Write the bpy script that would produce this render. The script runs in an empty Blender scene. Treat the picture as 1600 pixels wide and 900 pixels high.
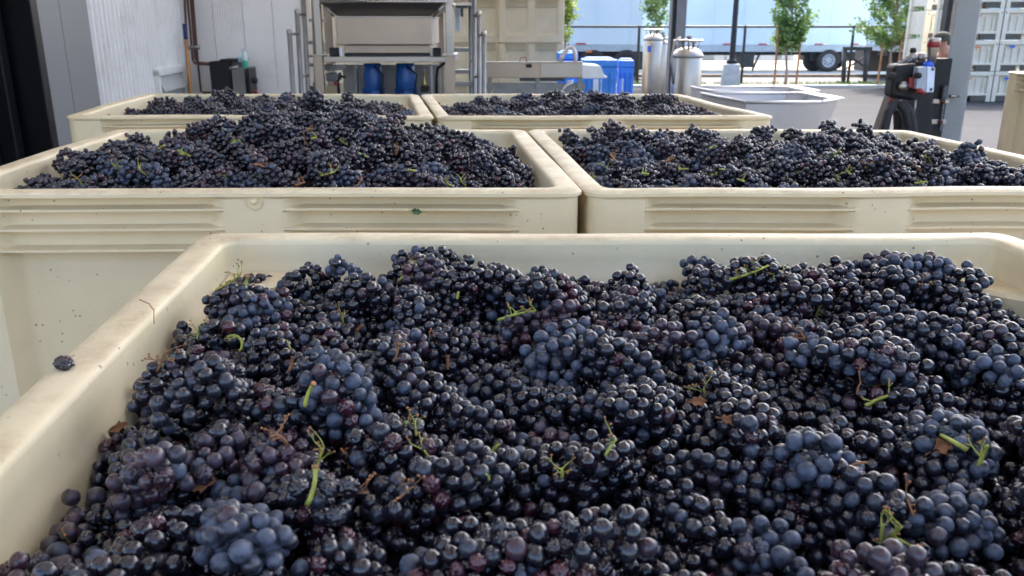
import bpy, bmesh, math, random
import numpy as np
from mathutils import Vector, Matrix, noise
R = math.radians
rnd = random.Random(7)
rng = np.random.default_rng(7)
scene = bpy.context.scene
col = scene.collection

# ------------------------------------------------------------------ camera maths
CAMZ, F, PITCH = 1.825, 1320.0, math.atan(408 / 1320)
RIM = 1.52
_fw = Vector((0, math.cos(PITCH), -math.sin(PITCH))); _up = Vector((0, math.sin(PITCH), math.cos(PITCH)))
def ray(px, py):
    return _fw * F + Vector((1, 0, 0)) * (px - 800) - _up * (py - 450)
def at(px, py, Y):
    d = ray(px, py); return Vector((0, 0, CAMZ)) + d * (Y / d.y)
def atz(px, py, z):
    d = ray(px, py); return Vector((0, 0, CAMZ)) + d * ((z - CAMZ) / d.z)

# ------------------------------------------------------------------ materials
MATS = {}
def mat(name, colr, rough=.5, metal=0., var=.12, scale=6., bump=.0, bscale=60., spec=.5, dirt=None, dirtamt=0., dscale=4.,
        transl=0., coat=0.):
    m = bpy.data.materials.new(name); m.use_nodes = True
    nt = m.node_tree; N = nt.nodes; L = nt.links; p = N['Principled BSDF']
    tc = N.new('ShaderNodeTexCoord')
    n = N.new('ShaderNodeTexNoise'); n.inputs['Scale'].default_value = scale; n.inputs['Detail'].default_value = 5
    L.new(tc.outputs['Object'], n.inputs['Vector'])
    mr = N.new('ShaderNodeMapRange'); mr.inputs['From Min'].default_value = .3; mr.inputs['From Max'].default_value = .7
    mr.inputs['To Min'].default_value = 1 - var; mr.inputs['To Max'].default_value = 1 + var
    L.new(n.outputs['Fac'], mr.inputs['Value'])
    mx = N.new('ShaderNodeMix'); mx.data_type = 'RGBA'; mx.blend_type = 'MULTIPLY'; mx.inputs['Factor'].default_value = 1
    mx.inputs['A'].default_value = (*colr, 1); L.new(mr.outputs['Result'], mx.inputs['B'])
    out = mx.outputs['Result']
    if dirt:
        n2 = N.new('ShaderNodeTexNoise'); n2.inputs['Scale'].default_value = dscale; n2.inputs['Detail'].default_value = 8
        n2.inputs['Roughness'].default_value = .7
        L.new(tc.outputs['Object'], n2.inputs['Vector'])
        m2 = N.new('ShaderNodeMapRange'); m2.inputs['From Min'].default_value = .5; m2.inputs['From Max'].default_value = .72
        m2.inputs['To Max'].default_value = dirtamt
        L.new(n2.outputs['Fac'], m2.inputs['Value'])
        m3 = N.new('ShaderNodeMix'); m3.data_type = 'RGBA'; L.new(m2.outputs['Result'], m3.inputs['Factor'])
        L.new(out, m3.inputs['A']); m3.inputs['B'].default_value = (*dirt, 1); out = m3.outputs['Result']
    L.new(out, p.inputs['Base Color'])
    rr = N.new('ShaderNodeMapRange'); rr.inputs['To Min'].default_value = max(.03, rough - .1); rr.inputs['To Max'].default_value = min(1, rough + .1)
    L.new(n.outputs['Fac'], rr.inputs['Value']); L.new(rr.outputs['Result'], p.inputs['Roughness'])
    p.inputs['Metallic'].default_value = metal; p.inputs['Specular IOR Level'].default_value = spec
    p.inputs['Coat Weight'].default_value = coat
    if bump:
        nb = N.new('ShaderNodeTexNoise'); nb.inputs['Scale'].default_value = bscale; nb.inputs['Detail'].default_value = 6
        L.new(tc.outputs['Object'], nb.inputs['Vector'])
        b = N.new('ShaderNodeBump'); b.inputs['Strength'].default_value = bump; b.inputs['Distance'].default_value = .01
        L.new(nb.outputs['Fac'], b.inputs['Height']); L.new(b.outputs['Normal'], p.inputs['Normal'])
    if transl:
        t = N.new('ShaderNodeBsdfTranslucent'); t.inputs['Color'].default_value = (*colr, 1)
        ms = N.new('ShaderNodeMixShader'); ms.inputs['Fac'].default_value = transl
        L.new(p.outputs['BSDF'], ms.inputs[1]); L.new(t.outputs['BSDF'], ms.inputs[2])
        L.new(ms.outputs['Shader'], N['Material Output'].inputs['Surface'])
    MATS[name] = m
    return m

def bin_plastic(name, colr, specks=1.0, stains=1.0):
    m = bpy.data.materials.new(name); m.use_nodes = True
    nt = m.node_tree; N = nt.nodes; L = nt.links; p = N['Principled BSDF']
    g = N.new('ShaderNodeNewGeometry')
    def nz(scale, detail=4, rough=.6):
        n = N.new('ShaderNodeTexNoise'); n.inputs['Scale'].default_value = scale; n.inputs['Detail'].default_value = detail
        n.inputs['Roughness'].default_value = rough; L.new(g.outputs['Position'], n.inputs['Vector']); return n
    def mrg(src, a, b, c=0., d=1.):
        r = N.new('ShaderNodeMapRange'); L.new(src, r.inputs['Value'])
        for k, v in zip(('From Min', 'From Max', 'To Min', 'To Max'), (a, b, c, d)): r.inputs[k].default_value = v
        return r.outputs['Result']
    def mix(fac, a, b):
        x = N.new('ShaderNodeMix'); x.data_type = 'RGBA'
        L.new(fac, x.inputs['Factor'])
        if isinstance(a, tuple): x.inputs['A'].default_value = (*a, 1)
        else: L.new(a, x.inputs['A'])
        x.inputs['B'].default_value = (*b, 1); return x.outputs['Result']
    def mul(a, b):
        x = N.new('ShaderNodeMath'); x.operation = 'MULTIPLY'; L.new(a, x.inputs[0])
        if isinstance(b, float): x.inputs[1].default_value = b
        else: L.new(b, x.inputs[1])
        return x.outputs[0]
    c = mix(mrg(nz(3.5).outputs['Fac'], .35, .7), colr, tuple(v * w for v, w in zip(colr, (.90, .89, .82))))
    # dusty brown scuffs on the horizontal faces of the rim
    sp = N.new('ShaderNodeSeparateXYZ'); L.new(g.outputs['Normal'], sp.inputs[0])
    up = mrg(sp.outputs['Z'], .5, .95)
    st = mul(mul(mrg(nz(14, 8, .72).outputs['Fac'], .42, .66), up), .70 * stains)
    c = mix(st, c, (.36, .23, .14))
    st2 = mul(mrg(nz(7, 9, .75).outputs['Fac'], .58, .72), .35 * stains)
    c = mix(st2, c, (.30, .22, .12))
    # small juice and soil specks
    v = N.new('ShaderNodeTexVoronoi'); v.inputs['Scale'].default_value = 62; v.inputs['Randomness'].default_value = 1
    L.new(g.outputs['Position'], v.inputs['Vector'])
    s1 = mul(mrg(v.outputs['Distance'], .10, .16, 1., 0.), mrg(nz(11, 3).outputs['Fac'], .50, .58))
    sc = N.new('ShaderNodeSeparateColor'); L.new(v.outputs['Color'], sc.inputs[0])
    s1 = mul(mul(s1, mrg(sc.outputs[0], .45, .5)), .8 * specks)
    c = mix(s1, c, (.10, .06, .04))
    v2 = N.new('ShaderNodeTexVoronoi'); v2.inputs['Scale'].default_value = 22; L.new(g.outputs['Position'], v2.inputs['Vector'])
    sc2 = N.new('ShaderNodeSeparateColor'); L.new(v2.outputs['Color'], sc2.inputs[0])
    s2 = mul(mul(mrg(v2.outputs['Distance'], .03, .07, 1., 0.), mrg(sc2.outputs[1], .72, .76)), .75 * specks)
    c = mix(s2, c, (.09, .05, .05))
    L.new(c, p.inputs['Base Color'])
    L.new(mrg(nz(9).outputs['Fac'], .3, .7, .38, .56), p.inputs['Roughness'])
    p.inputs['Subsurface Weight'].default_value = .0
    b = N.new('ShaderNodeBump'); b.inputs['Strength'].default_value = .25; b.inputs['Distance'].default_value = .004
    L.new(nz(35, 6, .6).outputs['Fac'], b.inputs['Height']); L.new(b.outputs['Normal'], p.inputs['Normal'])
    return m

def grape_material():
    m = bpy.data.materials.new('grape_skin'); m.use_nodes = True
    nt = m.node_tree; N = nt.nodes; L = nt.links; p = N['Principled BSDF']
    a = N.new('ShaderNodeAttribute'); a.attribute_name = 'tint'
    s = N.new('ShaderNodeSeparateColor'); L.new(a.outputs['Color'], s.inputs[0])
    g = N.new('ShaderNodeNewGeometry')
    n = N.new('ShaderNodeTexNoise'); n.inputs['Scale'].default_value = 95; n.inputs['Detail'].default_value = 6
    n.inputs['Roughness'].default_value = .62
    L.new(g.outputs['Position'], n.inputs['Vector'])
    def mrg(src, a_, b_, c=0., d=1.):
        r = N.new('ShaderNodeMapRange'); L.new(src, r.inputs['Value'])
        for k, v in zip(('From Min', 'From Max', 'To Min', 'To Max'), (a_, b_, c, d)): r.inputs[k].default_value = v
        return r.outputs['Result']
    def mul(x, y):
        q = N.new('ShaderNodeMath'); q.operation = 'MULTIPLY'; L.new(x, q.inputs[0])
        if isinstance(y, float): q.inputs[1].default_value = y
        else: L.new(y, q.inputs[1])
        return q.outputs[0]
    bloom = mul(mrg(n.outputs['Fac'], .40, .58, .12, 1.), s.outputs[0])
    base = N.new('ShaderNodeMix'); base.data_type = 'RGBA'; L.new(s.outputs[1], base.inputs['Factor'])
    base.inputs['A'].default_value = (.0055, .0052, .010, 1); base.inputs['B'].default_value = (.062, .009, .018, 1)
    c = N.new('ShaderNodeMix'); c.data_type = 'RGBA'; L.new(bloom, c.inputs['Factor'])
    L.new(base.outputs['Result'], c.inputs['A'])
    bc = N.new('ShaderNodeMix'); bc.data_type = 'RGBA'; L.new(s.outputs[1], bc.inputs['Factor'])
    bc.inputs['A'].default_value = (.092, .112, .165, 1); bc.inputs['B'].default_value = (.125, .098, .118, 1)
    L.new(bc.outputs['Result'], c.inputs['B'])
    L.new(c.outputs['Result'], p.inputs['Base Color'])
    rr = N.new('ShaderNodeMath'); rr.operation = 'ADD'; L.new(mul(bloom, .34), rr.inputs[0])
    L.new(mrg(s.outputs[2], 0, 1, .16, .34), rr.inputs[1]); L.new(rr.outputs[0], p.inputs['Roughness'])
    p.inputs['Specular IOR Level'].default_value = .5
    cw = N.new('ShaderNodeMath'); cw.operation = 'SUBTRACT'; cw.inputs[0].default_value = .5; L.new(bloom, cw.inputs[1]); cw.use_clamp = True
    L.new(cw.outputs[0], p.inputs['Coat Weight']); p.inputs['Coat Roughness'].default_value = .07; p.inputs['Coat IOR'].default_value = 1.55
    b = N.new('ShaderNodeBump'); b.inputs['Strength'].default_value = .12; b.inputs['Distance'].default_value = .002
    n3 = N.new('ShaderNodeTexNoise'); n3.inputs['Scale'].default_value = 260; L.new(g.outputs['Position'], n3.inputs['Vector'])
    L.new(n3.outputs['Fac'], b.inputs['Height']); L.new(b.outputs['Normal'], p.inputs['Normal'])
    return m

GRAPE = grape_material()
BIN = bin_plastic('cream_plastic', (.78, .65, .425), 1.0, .62)
BINWALL = bin_plastic('cream_plastic_wall', (.78, .65, .425), 1.0, .12)
BINFAR = bin_plastic('beige_plastic', (.58, .49, .335), .3, .15)
BINWHITE = bin_plastic('white_plastic', (.74, .70, .59), .2, .15)
DARKPULP = mat('dark_pulp', (.008, .006, .009), .7, var=.4, scale=40)
STEEL = mat('stainless_steel', (.40, .375, .345), .36, 1., var=.10, scale=3, dirt=(.35, .32, .29), dirtamt=.35)
STEELW = mat('brushed_steel', (.42, .35, .285), .42, .85, var=.14, scale=2.5, dirt=(.4, .35, .3), dirtamt=.3)
STEELG = mat('galvanized_steel', (.27, .27, .27), .5, .7, var=.15, scale=8)
PAINTGREY = mat('grey_paint', (.20, .205, .215), .5, var=.06, scale=1.5, dirt=(.2, .2, .2), dirtamt=.3)
PAINTPILL = mat('pillar_paint', (.30, .33, .34), .5, var=.06, scale=2, dirt=(.2, .18, .16), dirtamt=.35)
PAINTDARK = mat('dark_grey_paint', (.075, .08, .09), .5, var=.1)
BLACK = mat('black_metal', (.010, .011, .014), .5, var=.3, scale=8, dirt=(.04, .038, .035), dirtamt=.4, spec=.35)
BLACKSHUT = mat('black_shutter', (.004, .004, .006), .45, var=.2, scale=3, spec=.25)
RUBBER = mat('black_rubber', (.018, .018, .02), .75, var=.2)
STEELH = mat('hopper_steel', (.60, .60, .62), .5, .8, var=.10, scale=2, dirt=(.45, .42, .40), dirtamt=.4)
WALLW = mat('white_steel_cladding', (.80, .80, .80), .45, var=.04, scale=1.2, dirt=(.42, .40, .36), dirtamt=.4, dscale=2.2)
WALLB = mat('white_wall_panel', (.82, .82, .81), .5, var=.05, scale=.8, dirt=(.42, .42, .40), dirtamt=.5, dscale=1.0)
COPPER = mat('copper_pipe', (.13, .060, .048), .4, .5, var=.3, scale=10)
WOOD = mat('broom_wood', (.45, .21, .07), .5, var=.2, scale=14)
STAKE = mat('stake_wood', (.33, .17, .09), .8, var=.3, scale=9)
BLUEGRIP = mat('blue_rubber', (.012, .03, .13), .5)
BLUEMOTOR = mat('blue_motor_paint', (.010, .085, .31), .4, var=.2, dirt=(.02, .03, .06), dirtamt=.6, dscale=9)
BLUEPL = mat('blue_plastic', (.03, .22, .72), .45, var=.12, dirt=(.2, .3, .5), dirtamt=.3)
BLUECAP = mat('blue_cap', (.02, .10, .6), .4)
RED = mat('red_paint', (.26, .025, .028), .45)
WHITE = mat('white_paint', (.75, .76, .78), .4, var=.05)
PALEBOX = mat('pale_grey_enamel', (.36, .41, .48), .4, var=.05)
TEAL = mat('green_bottle', (.05, .42, .30), .3)
BOTTLEW = mat('white_bottle', (.55, .72, .72), .35)
CONC = mat('concrete', (.42, .44, .44), .85, var=.12, scale=5, bump=.4, bscale=25, dirt=(.25, .24, .22), dirtamt=.5)
ASPH = mat('asphalt', (.048, .050, .055), .95, spec=.15, var=.14, scale=.8, bump=.5, bscale=70, dirt=(.07, .067, .064), dirtamt=.6, dscale=.6)
ROAD = mat('road_asphalt', (.10, .10, .105), .85, var=.14, scale=.9, bump=.3, dirt=(.2, .18, .15), dirtamt=.6, dscale=.5)
KERB = mat('kerb_concrete', (.44, .46, .45), .85, var=.1, bump=.3)
SAND = mat('sandy_ground', (.44, .36, .28), .95, var=.2, scale=1, bump=.4, dirt=(.3, .22, .15), dirtamt=.6, dscale=.8)
DIRT = mat('brown_dirt', (.20, .14, .09), .95, var=.3, scale=4, bump=.4)
GRASS = mat('grass_green', (.13, .24, .05), .8, var=.4, scale=9)
TRAILER = mat('trailer_hazed_blue', (.58, .71, .80), .45, var=.05, scale=.5, dirt=(.60, .74, .84), dirtamt=.4, dscale=.5)  # base lightened so the colour also holds the distant haze
TRAILG = mat('trailer_rail', (.38, .46, .52), .5, var=.1)
TRAILK = mat('trailer_underside', (.045, .05, .055), .7, var=.3)
TYRE = mat('tyre_rubber', (.03, .03, .034), .8, var=.2)
REDREF = mat('red_reflector', (.45, .06, .09), .4)
BARK = mat('bark', (.28, .22, .19), .9, var=.3, scale=20, bump=.6)
LEAF = mat('leaf_green', (.19, .30, .10), .5, var=.45, scale=3.0, transl=.45)
LEAF2 = mat('leaf_yellow_green', (.26, .34, .05), .5, var=.4, scale=3.0, transl=.35)
FENCEM = mat('fence_black', (.02, .022, .024), .5)
STEMG = mat('stem_green', (.33, .34, .055), .5, var=.45, scale=50, dirt=(.20, .11, .04), dirtamt=.8, dscale=70)
STEMB = mat('stem_brown', (.30, .13, .05), .7, var=.4, scale=60)
LEAFB = mat('dry_leaf_brown', (.36, .15, .06), .7, var=.4, scale=60, transl=.2)
LEAFG = mat('fresh_leaf', (.05, .11, .03), .5, var=.3, scale=60)
SKIN = mat('skin', (.42, .24, .17), .5)
SHIRT = mat('terracotta_cloth', (.36, .15, .09), .85, var=.15, scale=9, dirt=(.2, .1, .08), dirtamt=.5)
TROUSERS = mat('dark_trousers', (.04, .045, .06), .9)
HAIR = mat('dark_olive_cap', (.06, .06, .045), .9)
ROOF = mat('roof_sheet', (.82, .80, .76), .6, var=.04, transl=.14)  # translucency added to brighten the space under the canopy
SKYL_ADDED = mat('added_skylight_sheet', (.90, .90, .90), .6, var=.02, transl=.93)  # clear strips added for light and glints on the heaps below
HOSEW = mat('white_hose', (.62, .55, .52), .45)
STICKB = mat('blue_sticker', (.03, .12, .6), .5)
STICKO = mat('orange_sticker', (.7, .2, .06), .5)
LABELW = mat('white_label', (.62, .70, .80), .5)
PANELG = mat('grey_sheet_panel', (.34, .34, .34), .5, .3, var=.1)

# ------------------------------------------------------------------ mesh builder
class MB:
    def __init__(s): s.v = []; s.f = []; s.sm = []
    def add(s, vs, fs, smooth=False):
        o = len(s.v); s.v += [tuple(v) for v in vs]; s.f += [tuple(i + o for i in f) for f in fs]; s.sm += [smooth] * len(fs); return s
    def box(s, c, size, rz=0, taper=1.0, tapery=None):
        ty = taper if tapery is None else tapery
        hx, hy, hz = (k / 2 for k in size); vs = []
        for z, tx_, ty_ in ((-hz, 1, 1), (hz, taper, ty)):
            for x, y in ((-hx, -hy), (hx, -hy), (hx, hy), (-hx, hy)):
                X = x * tx_; Y = y * ty_
                vs.append((c[0] + X * math.cos(rz) - Y * math.sin(rz), c[1] + X * math.sin(rz) + Y * math.cos(rz), c[2] + z))
        return s.add(vs, [(3, 2, 1, 0), (4, 5, 6, 7), (0, 1, 5, 4), (1, 2, 6, 5), (2, 3, 7, 6), (3, 0, 4, 7)])
    def tube(s, pts, r, n=10, cap=True, squash=1.0):
        pts = [Vector(p) for p in pts]
        if not isinstance(r, (list, tuple)): r = [r] * len(pts)
        vs = []; fs = []; prev = None
        for i, p in enumerate(pts):
            t = (pts[min(i + 1, len(pts) - 1)] - pts[max(i - 1, 0)]).normalized()
            if prev is None:
                a = Vector((0, 0, 1)) if abs(t.z) < .9 else Vector((1, 0, 0)); u = t.cross(a).normalized()
            else: u = (prev - t * prev.dot(t)).normalized()
            prev = u; w = t.cross(u)
            for k in range(n):
                an = 2 * math.pi * k / n; vs.append(p + (u * math.cos(an) + w * math.sin(an) * squash) * r[i])
        for i in range(len(pts) - 1):
            for k in range(n):
                a = i * n + k; b = i * n + (k + 1) % n; fs.append((a, b, b + n, a + n))
        s.add(vs, fs, True)
        if cap:
            o = len(s.v) - len(vs)
            s.f += [tuple(o + k for k in reversed(range(n))), tuple(o + (len(pts) - 1) * n + k for k in range(n))]; s.sm += [False, False]
        return s
    def cyl(s, p0, p1, r0, r1=None, n=24):
        return s.tube([p0, p1], [r0, r0 if r1 is None else r1], n)
    def lathe(s, c, prof, n=32, axis='z'):
        vs = []; fs = []
        for r, z in prof:
            for k in range(n):
                a = 2 * math.pi * k / n; x, y = r * math.cos(a), r * math.sin(a)
                if axis == 'z': vs.append((c[0] + x, c[1] + y, c[2] + z))
                elif axis == 'y': vs.append((c[0] + x, c[1] + z, c[2] + y))
                else: vs.append((c[0] + z, c[1] + x, c[2] + y))
        for i in range(len(prof) - 1):
            for k in range(n):
                a = i * n + k; b = i * n + (k + 1) % n
                fs.append((a, b, b + n, a + n) if axis == 'z' else (b, a, a + n, b + n))
        return s.add(vs, fs, True)
    def prism(s, poly, d):
        """poly: 3D points, extruded by vector d"""
        n = len(poly); d = Vector(d); vs = [Vector(p) for p in poly] + [Vector(p) + d for p in poly]
        fs = [tuple(range(n)), tuple(reversed(range(n, 2 * n)))] + [(i, i + n, (i + 1) % n + n, (i + 1) % n) for i in range(n)]
        return s.add(vs, fs)
    def build(s, name, m, parent=None, bevel=0., off=None, segs=2):
        me = bpy.data.meshes.new(name)
        o3 = Vector(off) if off is not None else (parent.location if parent is not None and parent.type == 'EMPTY' and parent.get('world') else Vector())
        if off is None and parent is not None and parent.parent is not None: o3 = parent.parent.location if parent.parent.get('world') else Vector()
        me.from_pydata([(v[0] - o3.x, v[1] - o3.y, v[2] - o3.z) for v in s.v], [], s.f)
        me.polygons.foreach_set('use_smooth', s.sm)
        me.materials.append(m)
        bm = bmesh.new(); bm.from_mesh(me); bmesh.ops.recalc_face_normals(bm, faces=bm.faces); bm.to_mesh(me); bm.free()
        o = bpy.data.objects.new(name, me); col.objects.link(o)
        if parent: o.parent = parent
        if bevel:
            b = o.modifiers.new('bevel', 'BEVEL'); b.width = bevel; b.segments = segs; b.limit_method = 'ANGLE'; b.angle_limit = R(40)
            b.harden_normals = False
        return o

def tag(o, label=None, cat=None, group=None, kind=None):
    if label: o['label'] = label
    if cat: o['category'] = cat
    if group: o['group'] = group
    if kind: o['kind'] = kind
    return o
def thing(name, label, cat, loc=(0, 0, 0), group=None, rz=0, world=True):
    o = bpy.data.objects.new(name, None); col.objects.link(o); o.location = loc; o.rotation_euler = (0, 0, rz)
    o.empty_display_size = .1
    if world: o['world'] = True
    return tag(o, label, cat, group)
def copy_tree(o, parent=None):
    c = o.copy(); col.objects.link(c); c.parent = parent
    for ch in list(o.children): copy_tree(ch, c)
    return c
def raw_mesh(name, V, Fq, mats, smooth=True, tint=None):
    """fast mesh from numpy; Fq (n,k)"""
    me = bpy.data.meshes.new(name); nf, k = Fq.shape
    me.vertices.add(len(V)); me.vertices.foreach_set('co', V.astype(np.float32).ravel())
    me.loops.add(nf * k); me.loops.foreach_set('vertex_index', Fq.astype(np.int32).ravel())
    me.polygons.add(nf); me.polygons.foreach_set('loop_start', np.arange(0, nf * k, k, dtype=np.int32))
    me.polygons.foreach_set('use_smooth', np.full(nf, smooth))
    me.update(calc_edges=True)
    if tint is not None:
        a = me.attributes.new('tint', 'FLOAT_COLOR', 'POINT'); a.data.foreach_set('color', tint.astype(np.float32).ravel())
    for m in mats: me.materials.append(m)
    me.update()
    return me

# ------------------------------------------------------------------ harvest bins
BW, BD, BH = 1.24, 1.04, .76
def rrect(w, d, r, ns=72, nd=60, nc=7):
    """rounded rectangle: points, inward normals, side index, distance from the side's start (0..1)"""
    P = []; hx, hy = w / 2, d / 2
    sides = [((-hx + r, -hy), (hx - r, -hy), (0, 1), ns), ((hx, -hy + r), (hx, hy - r), (-1, 0), nd),
             ((hx - r, hy), (-hx + r, hy), (0, -1), ns), ((-hx, hy - r), (-hx, -hy + r), (1, 0), nd)]
    cen = [(hx - r, -hy + r), (hx - r, hy - r), (-hx + r, hy - r), (-hx + r, -hy + r)]
    for k, (a, b, n, m) in enumerate(sides):
        for i in range(m + 1):
            t = i / m; P.append((a[0] + (b[0] - a[0]) * t, a[1] + (b[1] - a[1]) * t, n[0], n[1], k, t))
        for j in range(1, nc):
            an = -math.pi / 2 + k * math.pi / 2 + (math.pi / 2) * j / nc
            P.append((cen[k][0] + r * math.cos(an), cen[k][1] + r * math.sin(an), -math.cos(an), -math.sin(an), -1, 0))
    return P
def sst(a, b, x):
    t = min(1, max(0, (x - a) / (b - a))); return t * t * (3 - 2 * t)
def quadmap(q):
    bl, br, fr, fl = [Vector(p).to_2d() for p in q]
    def f(x, y):
        u, v = x / BW + .5, y / BD + .5
        return (fl * (1 - u) + fr * u) * (1 - v) + (bl * (1 - u) + br * u) * v
    return f
def make_bin_parts(root, fmap, m, wav=.003, seed=0, fine=True):
    """fmap maps bin-local plan to root-local plan; rim top is z = BH in root space"""
    ns, nd = (84, 70) if fine else (40, 34)
    outer = rrect(BW, BD, .038, ns, nd)
    n = len(outer)
    ribs = (-.037, -.076, -.118)
    zs = [-.001, -.004, -.0105, -.0125, -.0165, -.024]
    for z in ribs: zs += [z + .020, z + .010, z + .0046, z + .0034, z + .0022, z - .0022, z - .0034, z - .0046, z - .010]
    zs += [-.145, -.20, -.3, -.45, -.60, -.64, -.66, -BH]
    zs = sorted(set(zs), reverse=True)
    def disp(k, t, z):
        if z > -.0015: return .004
        if z > -.011: return .0
        if k < 0: return .006
        L = (BW if k % 2 == 0 else BD) - .09
        s = t * L; e = .080; md = .052
        bay = sst(e, e + .04, s) * (1 - sst(L - e - .04, L - e, s)) * (sst(md, md + .045, abs(s - L / 2)))
        rb = sst(e - .02, e + .012, s) * (1 - sst(L - e - .012, L - e + .02, s)) * (sst(md - .022, md + .01, abs(s - L / 2)))
        d = .006 + bay * (.034 if z > -.126 else .042)
        if z < -.62: d = .012 + bay * .004
        for zi in ribs:
            q = 1 - sst(.0022, .0046, abs(z - zi)); d = d * (1 - q * rb) + .006 * q * rb
        if z > -.014: d = .003 + bay * .012
        return d
    def wave(x, y): return wav * noise.noise(Vector((x * 2.3 + seed * 9, y * 2.3, seed * 3.7))) * 2
    mb = MB(); rings = []
    for z in zs:
        ring = []
        for (x, y, nx, ny, k, t) in outer:
            d = disp(k, t, z); xx, yy = x + nx * d, y + ny * d
            w = wave(x, y); p = fmap(xx + nx * w * .6, yy + ny * w * .6); ring.append((p.x, p.y, BH + z + w * (1 if z > -.2 else .2)))
        rings.append(ring)
    def strip(rings, name, flip=False):
        b = MB(); vs = [v for r_ in rings for v in r_]; fs = []
        for i in range(len(rings) - 1):
            for k in range(n):
                a = i * n + k; c = i * n + (k + 1) % n; fs.append((a, c, c + n, a + n))
        b.add(vs, fs, True); return b
    iw, idp = BW - .088, BD - .088
    ir = rrect(iw, idp, .028, ns, nd)
    def inner(off, z):
        ring = []
        for (x, y, nx, ny, k, t) in ir:
            w = wave(x, y); p = fmap(x + nx * off, y + ny * off); ring.append((p.x, p.y, BH + z + w * (1 if z > -.2 else .2)))
        return ring
    # the side walls: outer skin, inner skin, floor
    body = strip(rings[1:], 'w')
    inn = [inner(.003, -.008), inner(.0045, -.03), inner(.005, -.050), inner(.009, -.056), inner(.013, -.12), inner(.02, -.3), inner(.03, -.6)]
    o = len(body.v); vs = [v for r_ in inn for v in r_]; fs = []
    for i in range(len(inn) - 1):
        for k in range(n):
            a = i * n + k; c = i * n + (k + 1) % n; fs.append((c, a, a + n, c + n))
    fs.append(tuple((len(inn) - 1) * n + k for k in range(n)))
    body.add(vs, fs, True)
    bo = body.build('bin_wall', BINWALL if m is BIN else m, root); bo.data.set_sharp_from_angle(angle=R(38))
    # top rim
    top = [rings[1], rings[0]]
    r2 = []
    for (x, y, nx, ny, k, t) in outer:
        w = wave(x, y); p = fmap(x + nx * .012, y + ny * .012); r2.append((p.x, p.y, BH + .0012 + w))
    top += [r2, inner(-.007, .0008), inner(-.001, -.0005), inner(.0018, -.003), inner(.003, -.008)]
    strip(top, 'r').build('rim', m, root)
    # inner corner shelves
    for sx in (-1, 1):
        for sy in (-1, 1):
            b = MB(); c = (sx * (iw / 2 - .008), sy * (idp / 2 - .008))
            poly = [c, (c[0] - sx * .115, c[1]), (c[0] - sx * .100, c[1] - sy * .030), (c[0] - sx * .030, c[1] - sy * .105), (c[0], c[1] - sy * .13)]
            def ringat(zz, sh):
                o2 = []
                for q in poly:
                    p = fmap(q[0] + (c[0] - q[0]) * sh, q[1] + (c[1] - q[1]) * sh); o2.append(Vector((p.x, p.y, BH + zz)))
                return o2
            vs = ringat(-.052, .06) + ringat(-.058, .0) + ringat(-.35, .05)
            fs = [tuple(range(5))] + [(j + i, j + (i + 1) % 5, j + 5 + (i + 1) % 5, j + 5 + i) for j in (0, 5) for i in range(5)]
            b.add(vs, fs).build('corner_ledge', m, root)
    return bo

QUADS = {
 'near': [(-.484, 1.292), (.768, 1.288), (.812, .205), (-.388, .205)],
 'ml': [(-1.245, 2.68), (.040, 2.662), (.141, 1.612), (-1.148, 1.603)],
 'mr': [(.047, 2.662), (1.235, 2.66), (1.304, 1.626), (.147, 1.618)],
 'tl': [(-1.753, 4.147), (-.446, 4.11), (-.276, 3.038), (-1.610, 3.075)],
 'tr': [(-.434, 4.106), (.800, 4.106), (.940, 3.052), (-.262, 3.034)]}
LABELS = {
 'near': 'open cream harvest bin heaped with grapes, nearest of all and cut by the photo bottom',
 'ml': 'cream harvest bin with a tall grape heap and a leaf stuck on its ribbed face',
 'mr': 'cream harvest bin in the middle row, right of the one with the stuck leaf',
 'tl': 'far cream harvest bin standing in front of the steel machine with blue motors',
 'tr': 'far cream harvest bin with a low grape heap, in front of the blue bins'}
FM = {}
for i, (k, q) in enumerate(QUADS.items()):
    c = sum((Vector((*p, 0)) for p in q), Vector()) / 4
    root = thing('harvest_bin', LABELS[k], 'bin', (c.x, c.y, RIM - BH), 'cream harvest bins full of grapes', world=False)
    f = quadmap(q); FM[k] = f
    g = (lambda f, c: lambda x, y: f(x, y) - c.to_2d())(f, c)
    make_bin_parts(root, g, BIN, .0022 if k != 'near' else .0030, seed=i + 1)
    if k == 'ml':
        p = at(394, 317, 1.60) - root.location
        MB().lathe((p.x, 1.607 - c.y, p.z), [(.0, -.002), (.004, -.002), (.006, .002), (.006, .012)], 20, 'y').build('plug', BIN, root)
        MB().lathe((p.x, 1.607 - c.y, p.z), [(.0155, .007), (.0165, .0045), (.0175, .007)], 28, 'y').build('plug_ring', BIN, root)
# lower bins that carry them (hidden behind and below the ones in view)
std = thing('harvest_bin', 'beige harvest bin standing on the ground below the nearest heaped bin', 'bin', (0, 0, 0), 'lower harvest bins carrying the full ones', world=False)
make_bin_parts(std, lambda x, y: Vector((x, y)), BINFAR, .001, 9, fine=False)
first = True
def place_std(loc, rz, label, group, sx=1.0):
    global first
    o = std if first else copy_tree(std); first = False
    o.location = loc; o.rotation_euler = (0, 0, rz); tag(o, label, 'bin', group); return o
LOWN = {'near': 'below the nearest heaped bin', 'ml': 'below the bin with the stuck leaf', 'mr': 'below the right middle grape bin',
        'tl': 'below the far left grape bin', 'tr': 'below the far right grape bin'}
for k, q in QUADS.items():
    c = sum((Vector((*p, 0)) for p in q), Vector()) / 4
    d = Vector(q[1]) - Vector(q[0]); 
    place_std((c.x, c.y, -.002), math.atan2(d.y, d.x) if k != 'near' else 0, 'beige harvest bin standing on the ground ' + LOWN[k], 'lower harvest bins carrying the full ones')

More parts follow.
